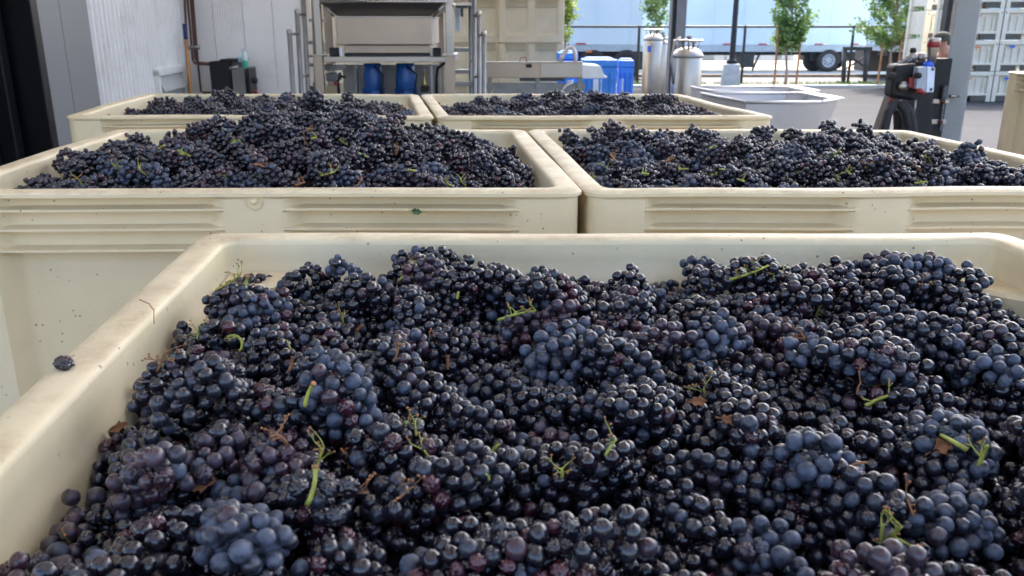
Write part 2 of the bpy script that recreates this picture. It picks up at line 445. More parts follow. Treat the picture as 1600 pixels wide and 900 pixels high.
# ------------------------------------------------------------------ grapes
def ico(sub):
    bm = bmesh.new(); bmesh.ops.create_icosphere(bm, subdivisions=sub, radius=1)
    V = np.array([v.co[:] for v in bm.verts]); Fc = np.array([[v.index for v in f.verts] for f in bm.faces]); bm.free(); return V, Fc
ICO = {s: ico(s) for s in (2, 3, 4)}
def berry_shape(V, kind, seed):
    r0 = np.random.default_rng(seed); V = V.copy(); nrm = V.copy()
    V *= 1 + r0.uniform(-.07, .09, 3)
    for i, q in enumerate(nrm): V[i] *= 1 + .07 * noise.noise(Vector(q * 1.1) + Vector((seed * 3.1, 0, 0)))
    # stalk pit and blossom scar
    V *= (1 - .10 * np.clip((nrm[:, 2:3] - .90) / .1, 0, 1) ** 2)
    V *= (1 - .04 * np.clip((-nrm[:, 2:3] - .95) / .05, 0, 1))
    if kind == 1:   # softly dented
        d = r0.normal(size=3); d /= np.linalg.norm(d); c = nrm @ d
        V *= (1 - .16 * np.clip((c - .45) / .55, 0, 1) ** 1.3)[:, None]
    if kind == 2:   # shrivelled
        for i, q in enumerate(nrm):
            n1 = abs(noise.noise(Vector(q * 1.7) + Vector((seed, 3, 1)))); n2 = abs(noise.noise(Vector(q * 3.4) + Vector((2, seed, 5))))
            V[i] *= .74 + .42 * min(n1 * 1.6, .6) + .22 * n2
        V[:, 0] *= .88
    return V
SHAPES = {s: [berry_shape(ICO[s][0], 0, 1), berry_shape(ICO[s][0], 0, 2), berry_shape(ICO[s][0], 0, 3), berry_shape(ICO[s][0], 1, 4),
              berry_shape(ICO[s][0], 2, 5), berry_shape(ICO[s][0], 2, 6)] for s in ICO}
def tone_tint(tone, r0):
    b = r0.random()
    if tone == 0: return (r0.uniform(.0, .16), r0.uniform(0, .12), r0.uniform(0, .6), 1)
    if tone == 1: return (r0.uniform(.06, .34), r0.uniform(0, .10), r0.uniform(.2, .9), 1)
    if tone == 2: return (r0.uniform(.7, 1.0), r0.uniform(0, .05), r0.uniform(.5, 1), 1)
    if tone == 3: return (r0.uniform(.15, .50), r0.uniform(.25, .6), r0.uniform(.2, .9), 1)
    return (r0.uniform(.0, .18), r0.uniform(.7, 1), r0.uniform(.1, .6), 1)     # red raisined
def pairs(P, cell):
    key = np.floor((P - P.min(0)) / cell).astype(np.int64) + 1
    nx, ny, nz = key.max(0) + 2
    h = (key[:, 0] * ny + key[:, 1]) * nz + key[:, 2]
    order = np.argsort(h, kind='stable'); hs = h[order]
    I = []; J = []
    for dx in (-1, 0, 1):
        for dy in (-1, 0, 1):
            for dz in (-1, 0, 1):
                dh = (dx * ny + dy) * nz + dz
                if dh < 0: continue
                lo = np.searchsorted(hs, h + dh, 'left'); hi = np.searchsorted(hs, h + dh, 'right')
                m = (hi - lo).max()
                for k in range(m):
                    ok = np.nonzero(lo + k < hi)[0]
                    j = order[lo[ok] + k]
                    if dh == 0: s = ok < j; ok = ok[s]; j = j[s]
                    I.append(ok); J.append(j)
    I = np.concatenate(I); J = np.concatenate(J)
    return I, J
def relax(P, rad, floorz, hx, hy, bunch, iters=34):
    P0 = P.copy()
    for it in range(iters):
        if it % 6 == 0:
            I, J = pairs(P, .020)
            d = P[I] - P[J]; m = (d ** 2).sum(1) < (rad[I] + rad[J] + .004) ** 2
            I = I[m]; J = J[m]
        d = P[I] - P[J]; L = np.sqrt((d ** 2).sum(1)) + 1e-9
        ov = (rad[I] + rad[J]) * .985 - L; m = ov > 0
        s = (d / L[:, None]) * (ov * .32 * m)[:, None]
        D = np.zeros_like(P)
        for ax in range(3):
            D[:, ax] = np.bincount(I, s[:, ax], len(P)) - np.bincount(J, s[:, ax], len(P))
        # pull along with the bunch and a little to the start place
        P = P + D + (P0 - P) * .015
        P[:, 0] = np.clip(P[:, 0], -hx + rad, hx - rad); P[:, 1] = np.clip(P[:, 1], -hy + rad, hy - rad)
        fz = floorz(P[:, 0], P[:, 1]) + rad
        P[:, 2] = np.maximum(P[:, 2], fz)
    return P
def gauss(x, y, cx, cy, sx, sy): return np.exp(-((x - cx) / sx) ** 2 - ((y - cy) / sy) ** 2)
def edge(x, y, w=.16):
    hx, hy = BW / 2 - .05, BD / 2 - .05
    ex = np.clip((hx - np.abs(x)) / w, 0, 1); ey = np.clip((hy - np.abs(y)) / w, 0, 1)
    f = lambda t: 1 - (1 - t) ** 2
    return f(ex) * f(ey)
def nz2(x, y, s, sc):
    return sum(np.sin(x * sc * a + y * sc * b + s * c) for a, b, c in ((1, .6, 1.3), (-.7, 1.1, 2.1), (.4, -1.4, .7))) / 3
HF = {  # pile surface relative to the rim, bin-local coordinates
 'near': lambda x, y: -.086 + .052 * edge(x, y, .20) + .030 * gauss(x, y, -.53, .02, .15, .30) + .012 * nz2(x, y, 1, 13) + .010 * nz2(x, y, 7, 33) + .072 * gauss(x, y, .375, .39, .055, .055) - .020 * gauss(x, y, .58, .42, .12, .1) - .022 * gauss(x, y, .12, -.22, .12, .12) + .014 * gauss(x, y, -.3, .36, .12, .1) - .012 * gauss(x, y, -.62, -.1, .1, .5),
 'ml': lambda x, y: -.075 + .060 * edge(x, y, .2) + .090 * gauss(x, y, .05, .08, .32, .45) + .015 * nz2(x, y, 2, 12) + .010 * nz2(x, y, 8, 27),
 'mr': lambda x, y: -.070 + .042 * edge(x, y, .15) + .022 * gauss(x, y, .05, .1, .7, .5) + .013 * nz2(x, y, 3, 12) + .010 * nz2(x, y, 9, 27),
 'tl': lambda x, y: -.075 + .035 * edge(x, y, .2) + .025 * gauss(x, y, -.05, .1, .45, .5) + .016 * nz2(x, y, 4, 9),
 'tr': lambda x, y: -.075 + .035 * edge(x, y, .2) + .050 * gauss(x, y, .12, .1, .35, .4) + .014 * nz2(x, y, 5, 10)}
bunches = []   # dict(world centres, radii, tone, bin, row, col, axis)
fillers = []   # (world centre, radius)
MASSV = []; MASSF = []; MASST = []; moff = 0
STEMS_AT = {}
for bi, (k, q) in enumerate(QUADS.items()):
    r0 = np.random.default_rng(40 + bi); H = HF[k]; fm = FM[k]
    near = k == 'near'
    sp = .067 if near else .074
    hx, hy = BW / 2 - .056, BD / 2 - .056
    nx, ny = int(2 * hx / sp), int(2 * hy / (sp * .9))
    P = []; Rd = []; B = []; info = []
    for iy in range(ny):
        for ix in range(nx):
            cx = -hx + (ix + .5 + .5 * (iy % 2) - .25) * 2 * hx / nx + r0.normal(0, .012)
            cy = -hy + (iy + .5) * 2 * hy / ny + r0.normal(0, .010)
            cx = np.clip(cx, -hx + .03, hx - .03); cy = np.clip(cy, -hy + .03, hy - .03)
            cz = float(H(cx, cy)) - .016 + r0.normal(0, .018)
            Lb = r0.uniform(.065, .125); Rm = r0.uniform(.017, .031); az = r0.uniform(0, 2 * math.pi); tl = r0.normal(0, .45)
            ax = np.array([math.cos(az) * math.cos(tl), math.sin(az) * math.cos(tl), math.sin(tl)])
            u = np.cross(ax, [0, 0, 1.]); u /= np.linalg.norm(u); w = np.cross(u, ax)
            br = r0.uniform(.0060, .0071) if near else r0.uniform(.0060, .0070)
            cnt = 0; t = -Lb / 2; bid = len(info)
            while t < Lb / 2:
                f = (t + Lb / 2) / Lb
                Rt = Rm * (min(1, .45 + f * 3.2) if f < .2 else (1 - ((f - .2) / .8) ** 1.6 * .72))
                for rr in ((Rt, Rt * .45) if Rt > .02 else (Rt,)):
                    m = max(1, int(2 * math.pi * rr / (2.02 * br))); ph = r0.uniform(0, 6.28)
                    for j in range(m):
                        a = ph + 2 * math.pi * j / m
                        if math.sin(a) < -.30 and rr > .012: continue
                        c = np.array([cx, cy, cz]) + ax * (t + r0.normal(0, .0034)) + (u * math.cos(a) + w * math.sin(a)) * (rr + r0.normal(0, .0034))
                        P.append(c); Rd.append(br * (r0.uniform(.82, 1.16) if r0.random() > .10 else r0.uniform(.50, .8))); B.append(bid); cnt += 1
                t += br * 1.75
            tone = r0.choice(4, p=[.50, .24, .14, .12])
            info.append(dict(bin=k, row=iy, col=ix, tone=int(tone), shriv=(.65 if r0.random() < .20 else .08), ax=ax, top=np.array([cx, cy, cz]) - ax * Lb / 2))
    # loose berries in the gaps below
    nb = len(P)
    gs = .0135 if near else .018
    if k in ('near', 'ml', 'mr'):
        gx, gy = np.meshgrid(np.arange(-hx + .01, hx - .01, gs), np.arange(-hy + .01, hy - .01, gs)); gx = gx.ravel(); gy = gy.ravel()
        gx = gx + r0.normal(0, .003, gx.shape); gy = gy + r0.normal(0, .003, gy.shape)
        gz = H(gx, gy) - .036 + r0.normal(0, .006, gx.shape)
        for x, y, z in zip(gx, gy, gz): P.append(np.array([x, y, z])); Rd.append(r0.uniform(.0066, .0080)); B.append(-1)
    P = np.array(P); Rd = np.array(Rd); B = np.array(B)
    P = relax(P, Rd, lambda x, y: H(x, y) - .062, hx, hy, B)
    wx = []
    for x, y, z in P:
        p = fm(x, y); wx.append((p.x, p.y, RIM + z))
    Wd = np.array(wx)
    for b, d in enumerate(info):
        s = B == b; d['P'] = Wd[s]; d['R'] = Rd[s]; c = d['P'].mean(0); d['c'] = c
        p = fm(d['top'][0], d['top'][1]); d['topw'] = Vector((p.x, p.y, RIM + d['top'][2])); d['dist'] = float(np.linalg.norm(c - np.array([0, 0, CAMZ])))
        bunches.append(d)
    s = B == -1; fillers.append((Wd[s], Rd[s], k))
    # dark bottom of the pile
    g = 40; xs = np.linspace(-hx, hx, g); ys = np.linspace(-hy, hy, g); vv = []
    for y in ys:
        for x in xs:
            p = fm(x, y); vv.append((p.x, p.y, RIM + float(H(x, y)) - .050))
    vv = np.array(vv); idx = np.arange(g * g).reshape(g, g)
    a = idx[:-1, :-1].ravel(); b_ = idx[:-1, 1:].ravel(); c_ = idx[1:, 1:].ravel(); d_ = idx[1:, :-1].ravel()
    Fm = np.concatenate([np.stack([a, b_, c_], 1), np.stack([a, c_, d_], 1)])
    MASSV.append(vv); MASSF.append(Fm + moff); moff += len(vv); MASST.append(np.tile([.0, .1, .9, 1.], (len(vv), 1)))

def inframe(c):
    v = Vector(c) - Vector((0, 0, CAMZ)); z = v.dot(_fw)
    if z <= 0: return False
    px = 800 + F * v.x / z; py = 450 - F * v.dot(_up) / z
    return -45 < px < 1645 and -50 < py < 945
def randrots(n, r0):
    q = r0.normal(size=(n, 4)); q /= np.linalg.norm(q, axis=1)[:, None]; w, x, y, z = q.T
    return np.stack([1 - 2 * (y * y + z * z), 2 * (x * y - z * w), 2 * (x * z + y * w), 2 * (x * y + z * w), 1 - 2 * (x * x + z * z), 2 * (y * z - x * w),
                     2 * (x * z - y * w), 2 * (y * z + x * w), 1 - 2 * (x * x + y * y)], 1).reshape(n, 3, 3)
def berry_arrays(P, Rd, tone, shriv, sub, r0):
    n = len(P); Fc = ICO[sub][1]; nv = len(ICO[sub][0])
    kinds = np.where(r0.random(n) < shriv, r0.choice([3, 4, 5], n), r0.choice([0, 1, 2, 2], n))
    Q = randrots(n, r0); S = np.array(SHAPES[sub])[kinds]
    V = np.einsum('nij,nvj->nvi', Q, S) * Rd[:, None, None] + P[:, None, :]
    T = np.array([tone_tint(4 if (kd >= 4 and r0.random() < .4) else (tone if r0.random() > .18 else int(r0.integers(0, 4))), r0) for kd in kinds])
    return V.reshape(-1, 3), (Fc[None] + (np.arange(n) * nv)[:, None, None]).reshape(-1, 3), np.repeat(T, nv, 0)

cand = sorted([d for d in bunches if inframe(d['c'])], key=lambda d: d['dist'])
solo = cand[:300]; solo_ids = {id(d) for d in solo}
# shared single grapes for the nearest bunches
VAR = {}
rv = np.random.default_rng(5)
for tone in range(5):
    for kd in range(6):
        for rep in range(3 if kd < 3 else 2):
            me = raw_mesh('grape', SHAPES[3][kd] if kd < 4 else SHAPES[4][kd], ICO[3][1] if kd < 4 else ICO[4][1], [GRAPE], True,
                          np.tile(tone_tint(tone, rv), (len(SHAPES[3 if kd < 4 else 4][kd]), 1)))
            VAR.setdefault((tone, kd), []).append(me)
TONE = ['glossy black', 'slate blue', 'dusty pale blue', 'purplish brown']
ORD = ['first', 'second', 'third', 'fourth', 'fifth', 'sixth', 'seventh', 'eighth', 'ninth', 'tenth', 'eleventh', 'twelfth', 'thirteenth', 'fourteenth', 'fifteenth', 'sixteenth', 'seventeenth', 'eighteenth', 'nineteenth', 'twentieth']
BN = {'near': 'nearest bin', 'ml': 'middle left bin', 'mr': 'middle right bin', 'tl': 'far left bin', 'tr': 'far right bin'}
nrows = {}
for d in bunches: nrows[d['bin']] = max(nrows.get(d['bin'], 0), d['row'])
rb = np.random.default_rng(11)
for i, d in enumerate(solo):
    rowfar = nrows[d['bin']] - d['row']
    lab = '%s bunch, %s from left, %s row from far rim, %s' % (TONE[d['tone']], ORD[d['col']], ORD[rowfar], BN[d['bin']])
    c = d['c']
    t = thing('grape_bunch', lab, 'grapes', tuple(c), 'wine grape bunches heaped in the bins', world=False); d['obj'] = t
    if d['bin'] == 'near' and d['dist'] < .98:
        for p, r_ in list(zip(d['P'], d['R']))[:100]:
            kd = int(rb.choice([3, 3, 4, 5])) if rb.random() < d['shriv'] * 1.6 else int(rb.choice([0, 1, 2, 2]))
            tn = 4 if (kd >= 4 and rb.random() < .4) else (d['tone'] if rb.random() > .18 else int(rb.integers(0, 4)))
            ms = VAR[(tn, kd)]; o = bpy.data.objects.new('grape', ms[int(rb.integers(0, len(ms)))]); col.objects.link(o)
            o.parent = t; o.location = p - c; o.rotation_euler = rb.uniform(0, 6.28, 3); o.scale = (r_, r_, r_)
    else:
        V, Fc, T = berry_arrays(d['P'] - c, d['R'], d['tone'], d['shriv'], 3 if d['bin'] == 'near' else 2, rb)
        o = bpy.data.objects.new('berries', raw_mesh('berries', V, Fc, [GRAPE], True, T)); col.objects.link(o); o.parent = t
# everything else of the heaps: one mass
for d in bunches:
    if id(d) in solo_ids: continue
    V, Fc, T = berry_arrays(d['P'], d['R'], d['tone'], d['shriv'], 2, rb)
    MASSV.append(V); MASSF.append(Fc + moff); moff += len(V); MASST.append(T)
for Pf, Rf, k in fillers:
    if not len(Pf): continue
    V, Fc, T = berry_arrays(Pf, Rf, 0, .1, 2, rb)
    MASSV.append(V); MASSF.append(Fc + moff); moff += len(V); MASST.append(T)
o = bpy.data.objects.new('grape_mass', raw_mesh('grape_mass', np.concatenate(MASSV), np.concatenate(MASSF), [GRAPE], True, np.concatenate(MASST)))
col.objects.link(o)
tag(o, 'dark wine grapes filling the far bins and the depths of the heaps', 'grapes', kind='stuff')

# ------------------------------------------------------------------ stems, sprigs and bits
def hit_heap(px, py, ks=('near',)):
    """world point of the pile surface seen at this pixel"""
    best = None; o3 = np.array([0, 0, CAMZ]); dd = np.array(ray(px, py)); dd /= np.linalg.norm(dd)
    for d in solo:
        if d['bin'] not in ks: continue
        v = d['P'] - o3; t = v @ dd; off = v - t[:, None] * dd; q = (off ** 2).sum(1); m = q < d['R'] ** 2
        if m.any():
            tt = (t[m] - np.sqrt(d['R'][m] ** 2 - q[m])).min()
            if best is None or tt < best[0]: best = (tt, d)
    if best is None: return None
    return Vector(o3 + dd * best[0]), best[1]
def curve_pts(p, d, L, bend, n=8, seed=0):
    r1 = random.Random(seed); d = Vector(d).normalized(); ax = Vector((r1.uniform(-1, 1), r1.uniform(-1, 1), r1.uniform(-.4, .4))).normalized()
    pts = [Vector(p)]
    for i in range(n):
        d = (Matrix.Rotation(bend / n, 3, ax) @ d).normalized(); pts.append(pts[-1] + d * L / n)
    return pts
def stem(px, py, L, direc, thick=.0022, branches=3, bend=1.2, seed=0, green=True, ks=('near',), blen=.014, knob=False):
    h = hit_heap(px, py, ks)
    if not h: return
    p, d = h; t = d['obj']; r1 = random.Random(seed); L *= .78; thick *= .74; blen *= .85
    p = p + Vector((0, 0, .002))
    m = MB(); pts = curve_pts(p - Vector(direc).normalized() * .006, direc, L, bend, 8, seed)
    rad = [thick * (1.25 - .45 * i / 8) for i in range(9)]
    if knob: rad[-1] = thick * 1.5; rad[-2] = thick * 1.2
    m.tube(pts, rad, 8)
    tips = MB()
    if knob: MB().tube([pts[-2].lerp(pts[-1], .3), pts[-1] + (pts[-1] - pts[-2]) * .15], [thick * 1.42, thick * 1.56], 8).build('cut_end', STEMB, t, off=t.location)
    for b in range(branches):
        i = r1.randint(2, 8); bd = (Vector((r1.uniform(-1, 1), r1.uniform(-1, 1), r1.uniform(-.1, 1))))
        bp = curve_pts(pts[i], bd, blen * r1.uniform(.7, 1.5), .7, 4, seed * 7 + b)
        m.tube(bp, [thick * .55, thick * .5, thick * .42, thick * .38, thick * .35], 6)
        for c in range(2):
            cd = (bp[-1] - bp[-2]).normalized() + Vector((r1.uniform(-.8, .8), r1.uniform(-.8, .8), r1.uniform(-.3, .8)))
            cp = curve_pts(bp[-1 - c], cd, blen * .45, .4, 3, seed * 13 + b + c)
            m.tube(cp, [thick * .36, thick * .33, thick * .3, thick * .28], 5)
            tips.lathe(tuple(cp[-1]), [(0, -.0011), (.0010, -.0006), (.0013, 0), (.0009, .0008), (0, .001)], 6)
    o = m.build('stem', STEMG if green else STEMB, t, off=t.location)
    if branches: tips.build('berry_scars', STEMB, t, off=t.location)
S = stem
S(150, 862, .055, (.75, .5, .55), .0023, 2, 1.1, 3); S(175, 840, .060, (.7, .65, .45), .0020, 1, .8, 4, blen=.03); S(140, 868, .03, (-.9, .1, .4), .0022, 1, .5, 5)
S(478, 628, .032, (.15, .1, 1), .0021, 0, .6, 6, knob=True); S(487, 782, .036, (.55, .15, .9), .0022, 0, .7, 7, knob=True)
S(362, 524, .040, (.7, .1, .6), .0024, 1, 3.2, 8); S(345, 452, .045, (.9, .3, .35), .0018, 5, .5, 9); S(385, 445, .02, (.4, .1, .9), .0026, 0, .3, 10, knob=True)
S(628, 437, .045, (.8, .2, .7), .0020, 8, .6, 11); S(555, 520, .022, (.7, .2, .8), .0026, 0, .3, 12, False, knob=True)
S(785, 500, .060, (.95, .1, .35), .0020, 8, .4, 13); S(805, 490, .03, (-.2, .3, .9), .0016, 4, .5, 14)
S(1060, 418, .028, (.1, .1, 1), .0012, 6, .4, 15, False); S(1145, 438, .070, (.95, -.1, .25), .0024, 6, 1.1, 16); S(1210, 432, .03, (.6, -.1, .8), .0020, 4, 2, 17)
S(1180, 430, .025, (-.3, 0, .9), .0016, 3, .5, 18); S(1275, 492, .025, (.1, .1, 1), .0018, 4, .5, 19); S(1360, 632, .035, (.8, .2, .5), .0024, 3, 1.0, 20)
S(1500, 700, .030, (-.7, .5, .35), .0026, 0, 1.0, 21); S(1532, 722, .028, (.3, .1, .9), .0022, 3, .6, 22); S(1310, 745, .040, (.05, .2, .95), .0015, 0, 1.6, 23, False)
S(1390, 850, .028, (0, 0, 1), .0020, 5, .5, 24); S(1375, 845, .022, (-.3, 0, 1), .0018, 3, .5, 25); S(1545, 885, .030, (.6, -.2, .3), .0025, 0, 1, 26)
S(498, 722, .022, (.2, .3, .8), .0014, 5, .5, 27); S(700, 572, .020, (.1, .1, .9), .0024, 0, .3, 28, False, knob=True); S(878, 545, .022, (-.2, .1, .9), .0020, 0, .4, 29, False)
S(250, 575, .03, (.4, .4, .7), .0014, 5, .5, 30, False); S(310, 525, .02, (.2, .2, .9), .0013, 5, .5, 31); S(455, 575, .02, (.3, .2, .9), .0022, 0, .3, 32, False, knob=True)
S(715, 462, .012, (.2, .1, .9), .0024, 0, .2, 33); S(1080, 602, .020, (.6, .3, .6), .0016, 2, .6, 34); S(950, 705, .020, (.3, .3, .8), .0016, 3, .6, 35)
S(775, 700, .012, (.4, .2, .6), .0028, 0, .4, 36); S(1060, 560, .02, (.4, .2, .7), .0014, 2, .6, 37); S(960, 600, .025, (.4, .2, .9), .0012, 3, .8, 38, False)
S(1440, 455, .02, (.4, .2, .8), .0014, 3, .8, 39, False); S(530, 775, .035, (.9, .2, .2), .0014, 2, .4, 40, False); S(620, 560, .02, (.4, .2, .7), .0014, 3, .6, 41, False)
for i in range(16):
    S(rnd.uniform(250, 1580), rnd.uniform(470, 880), rnd.uniform(.012, .026), (rnd.uniform(-.7, .7), rnd.uniform(-.3, .5), .8), rnd.uniform(.0010, .0018), rnd.randint(1, 5), .7, 60 + i, rnd.random() < .45)
mids = [(95, 250), (350, 275), (465, 290), (505, 275), (645, 268), (655, 282), (725, 290), (480, 205), (510, 198), (570, 245), (410, 260), (310, 215), (250, 232), (690, 240), (600, 200),
        (1130, 265), (1128, 250), (1300, 245), (1285, 240), (1355, 262), (1365, 205), (960, 250), (1030, 240), (1210, 250), (1430, 228), (1240, 285), (930, 285), (1495, 280), (1180, 225), (1010, 215), (780, 255), (200, 270), (150, 285), (560, 290), (620, 240)]
mids += [(rnd.uniform(110, 810), rnd.uniform(215, 292)) for _ in range(22)] + [(rnd.uniform(890, 1560), rnd.uniform(215, 288)) for _ in range(26)]
for i, (x, y) in enumerate(mids):
    S(x, y, rnd.uniform(.022, .042), (rnd.choice((-1, 1)) * rnd.uniform(.4, .95), rnd.uniform(-.5, .2), rnd.uniform(.1, .6)), rnd.uniform(.0020, .0034), rnd.randint(0, 4), rnd.uniform(.3, 1.4), 100 + i, rnd.random() < .6, ('ml', 'mr'))

def leaf_bit(px, py, size, m, label, seed, ks=('near',), name='dry_leaf', pos=None, nrm=None):
    p = pos
    if p is None:
        h = hit_heap(px, py, ks)
        if not h: return
        p = h[0] + Vector((0, -.002, .004))
    r1 = random.Random(seed); n = 9; vs = []; fs = []; b = MB()
    u = Vector((1, r1.uniform(-.3, .3), r1.uniform(-.3, .5))).normalized(); w = Vector((r1.uniform(-.4, .4), .55, .85)).normalized()
    if nrm: u, w = nrm
    k = u.cross(w).normalized()
    for i in range(n):
        for j in range(5):
            a = i / (n - 1); c = j / 4 - .5
            wd = size * .55 * math.sin(math.pi * min(1, a * .9 + .06)) * (1 + .35 * math.sin(a * 17 + seed))
            q = p + u * (a - .5) * size + w * (c * wd) + k * (size * .22 * (abs(c) * 1.4 + .5 * math.sin(a * 5 + seed) * c))
            vs.append(q)
    for i in range(n - 1):
        for j in range(4):
            a = i * 5 + j; fs.append((a, a + 1, a + 6, a + 5))
    b.add(vs, fs, True); t = thing(name, label, 'leaf', tuple(p)); o = b.build('leaf_blade', m, t)
    so = o.modifiers.new('solid', 'SOLIDIFY'); so.thickness = .0006
    MB().tube([p - u * size * .75, p - u * size * .5, p, p + u * size * .45], [.0007, .0007, .0005, .0003], 5).build('leaf_stalk', STEMB, t)
leaf_bit(1372, 603, .019, LEAFB, 'curled orange brown leaf bit standing up on the nearest grape heap', 1)
leaf_bit(1470, 700, .024, LEAFB, 'crumpled brown leaf beside a short green stem on the nearest heap', 2)
leaf_bit(1090, 632, .016, LEAFB, 'tiny brown leaf bit near the middle of the nearest grape heap', 3)
leaf_bit(1138, 662, .016, LEAFB, 'small tan leaf crumb on the right part of the nearest heap', 4)
leaf_bit(322, 762, .020, LEAFB, 'dull reddish leaf bit beside the forked green stem', 5)
leaf_bit(190, 672, .016, LEAFB, 'small brown leaf bit low by the left bin wall', 6)
leaf_bit(365, 245, .03, LEAFB, 'brown leaf bit on the tall middle left heap', 8, ('ml',))
leaf_bit(0, 0, .021, LEAFG, 'small green leaf stuck to the ribbed face of the middle left bin', 9, name='green_leaf', pos=at(652, 328, 1.604) + Vector((0, -.012, 0)),
         nrm=(Vector((1, 0, -.15)), Vector((.1, 0, 1))))
# loose berry lying on the near rim and a few in the corners
def single(p, r_, label, kd=0, tn=0, sc=(1, 1, 1)):
    t = thing('loose_grape', label, 'grape', tuple(p), world=False)
    o = bpy.data.objects.new('grape_skin', VAR[(tn, kd)][0]); col.objects.link(o); o.parent = t; o.scale = (r_ * sc[0], r_ * sc[1], r_ * sc[2]); o.rotation_euler = (.3, .2, .4)
    MB().tube([(0, 0, r_ * sc[2] * .8), (r_ * .3, 0, r_ * sc[2] * 1.15)], .0008, 5).build('stalk', STEMB, t)
q = atz(101, 577, RIM); single((q.x, q.y, RIM + .006), .0085, 'single squashed dark grape lying on the near left rim', 4, 0, (1.15, .9, .75))
q = atz(985, 199, RIM); single((q.x, 2.648, RIM + .008), .008, 'single grape on the back rim of the middle right bin', 0, 0)
q = at(868, 221, 2.55); single((.135, 2.50, RIM - .046), .008, 'single grape on the left corner ledge of the middle right bin', 0, 0)
for i, (x, lab) in enumerate(((1375, 'left of three stray grapes on a corner ledge, middle right bin'), (1385, 'middle of three stray grapes on a corner ledge, middle right bin'), (1393, 'right of three stray grapes on a corner ledge, middle right bin'))):
    single((1.130 + i * .018, 2.55, RIM - .045), .008, lab, i % 3, 0)
# soil crumbs on the near corner ledge, bristle on the rim
b = MB(); q = Vector((-.395, 1.165, RIM - .050))
for i in range(46):
    x = q.x + rnd.gauss(0, .012); y = q.y + rnd.gauss(0, .012); s_ = rnd.uniform(.0012, .004)
    b.box((x, y, q.z + s_ * .3), (s_, s_ * rnd.uniform(.5, 1.4), s_ * .7), rnd.uniform(0, 3), .5)
tag(b.build('soil_crumbs', DIRT), 'brown soil crumbs on the far left corner ledge of the nearest bin', 'soil', kind='stuff')
q0 = atz(218, 468, RIM + .002); q1 = atz(240, 500, RIM)
MBt = MB().tube([q0, q0.lerp(q1, .35) + Vector((.006, 0, .003)), q0.lerp(q1, .7) + Vector((.004, .004, .002)), q1 + Vector((.0, 0, -.004))], .0006, 5)
tag(MBt.build('grass_straw', STEMB), 'thin dry straw lying over the left rim of the nearest bin', 'straw')

# ------------------------------------------------------------------ ground and setting
def sheet(name, x0, x1, y0, y1, z, m, kind='structure'):
    o = MB().add([(x0, y0, z), (x1, y0, z), (x1, y1, z), (x0, y1, z)], [(0, 1, 2, 3)]).build(name, m); o['kind'] = kind; return o
sheet('ground', -400, 400, -60, 700, -.06, SAND)
sheet('yard_pavement', -30, 60, -8, 27.0, 0, ASPH)
def slab(name, x0, x1, y0, y1, z0, z1, m):
    o = MB().box(((x0 + x1) / 2, (y0 + y1) / 2, (z0 + z1) / 2), (x1 - x0, y1 - y0, z1 - z0)).build(name, m, bevel=.02); o['kind'] = 'structure'; return o
slab('kerb', -30, 60, 26.95, 27.25, -.05, .10, KERB)
sheet('planting_strip', -30, 60, 27.25, 28.6, .05, DIRT)
sheet('road', -60, 90, 28.6, 33.2, -.01, ROAD)
slab('road_kerb', -60, 90, 33.2, 33.6, -.05, .08, DIRT)
sheet('concrete_apron', -60, 90, 33.6, 39.2, .0, KERB)
sheet('sand_strip', -60, 90, 39.2, 60, .0, SAND)
# grass tufts in the planting strip
gv = []; gf = []
for i in range(5200):
    cx = rnd.choice([(1.5, 2.0), (7.2, 2.2), (11.2, 1.4), (14.5, 1.5), (4.5, .6), (-10, 3)]); x = cx[0] + rnd.gauss(0, cx[1]); y = rnd.uniform(27.3, 28.0)
    h = rnd.uniform(.05, .16); a = rnd.uniform(0, 3.14); w = .012; k = len(gv)
    gv += [(x - w * math.cos(a), y - w * math.sin(a), .05), (x + w * math.cos(a), y + w * math.sin(a), .05), (x + rnd.gauss(0, .03), y + rnd.gauss(0, .03), .05 + h)]
    gf.append((k, k + 1, k + 2))
b = MB(); b.add(gv, gf); tag(b.build('grass', GRASS), 'short green grass along the kerb below the fence', 'grass', kind='stuff')

# building on the left
by = Vector((-.098, .995, 0)); bx = Vector((.995, .098, 0))
C = at(290, 60, 11.5); C.z = 0
def wp(t, off=0.0, z=0.0): return C - by * t + bx * off + Vector((0, 0, z))     # t metres towards the camera along the left wall
wall = thing('cladding_wall', 'white corrugated metal wall on the left behind the grey column', 'wall', tuple(C))
vs = []; t = 0; prof = []
while t < 3.98:
    prof += [(t, 0), (t + .060, 0), (t + .075, .022), (t + .105, .022), (t + .12, 0)]; t += .12
b = MB()
for z in (0, 5.2): vs += [wp(t_, o_, z) for t_, o_ in prof]
n = len(prof); b.add(vs, [(i, i + 1, i + 1 + n, i + n) for i in range(n - 1)]); b.build('cladding', WALLW, wall)
b = MB(); b.prism([wp(0, -.25, 0), wp(4.0, -.25, 0), wp(4.0, -.03, 0), wp(0, -.03, 0)], (0, 0, 5.2)); b.build('wall_core', WALLW, wall)
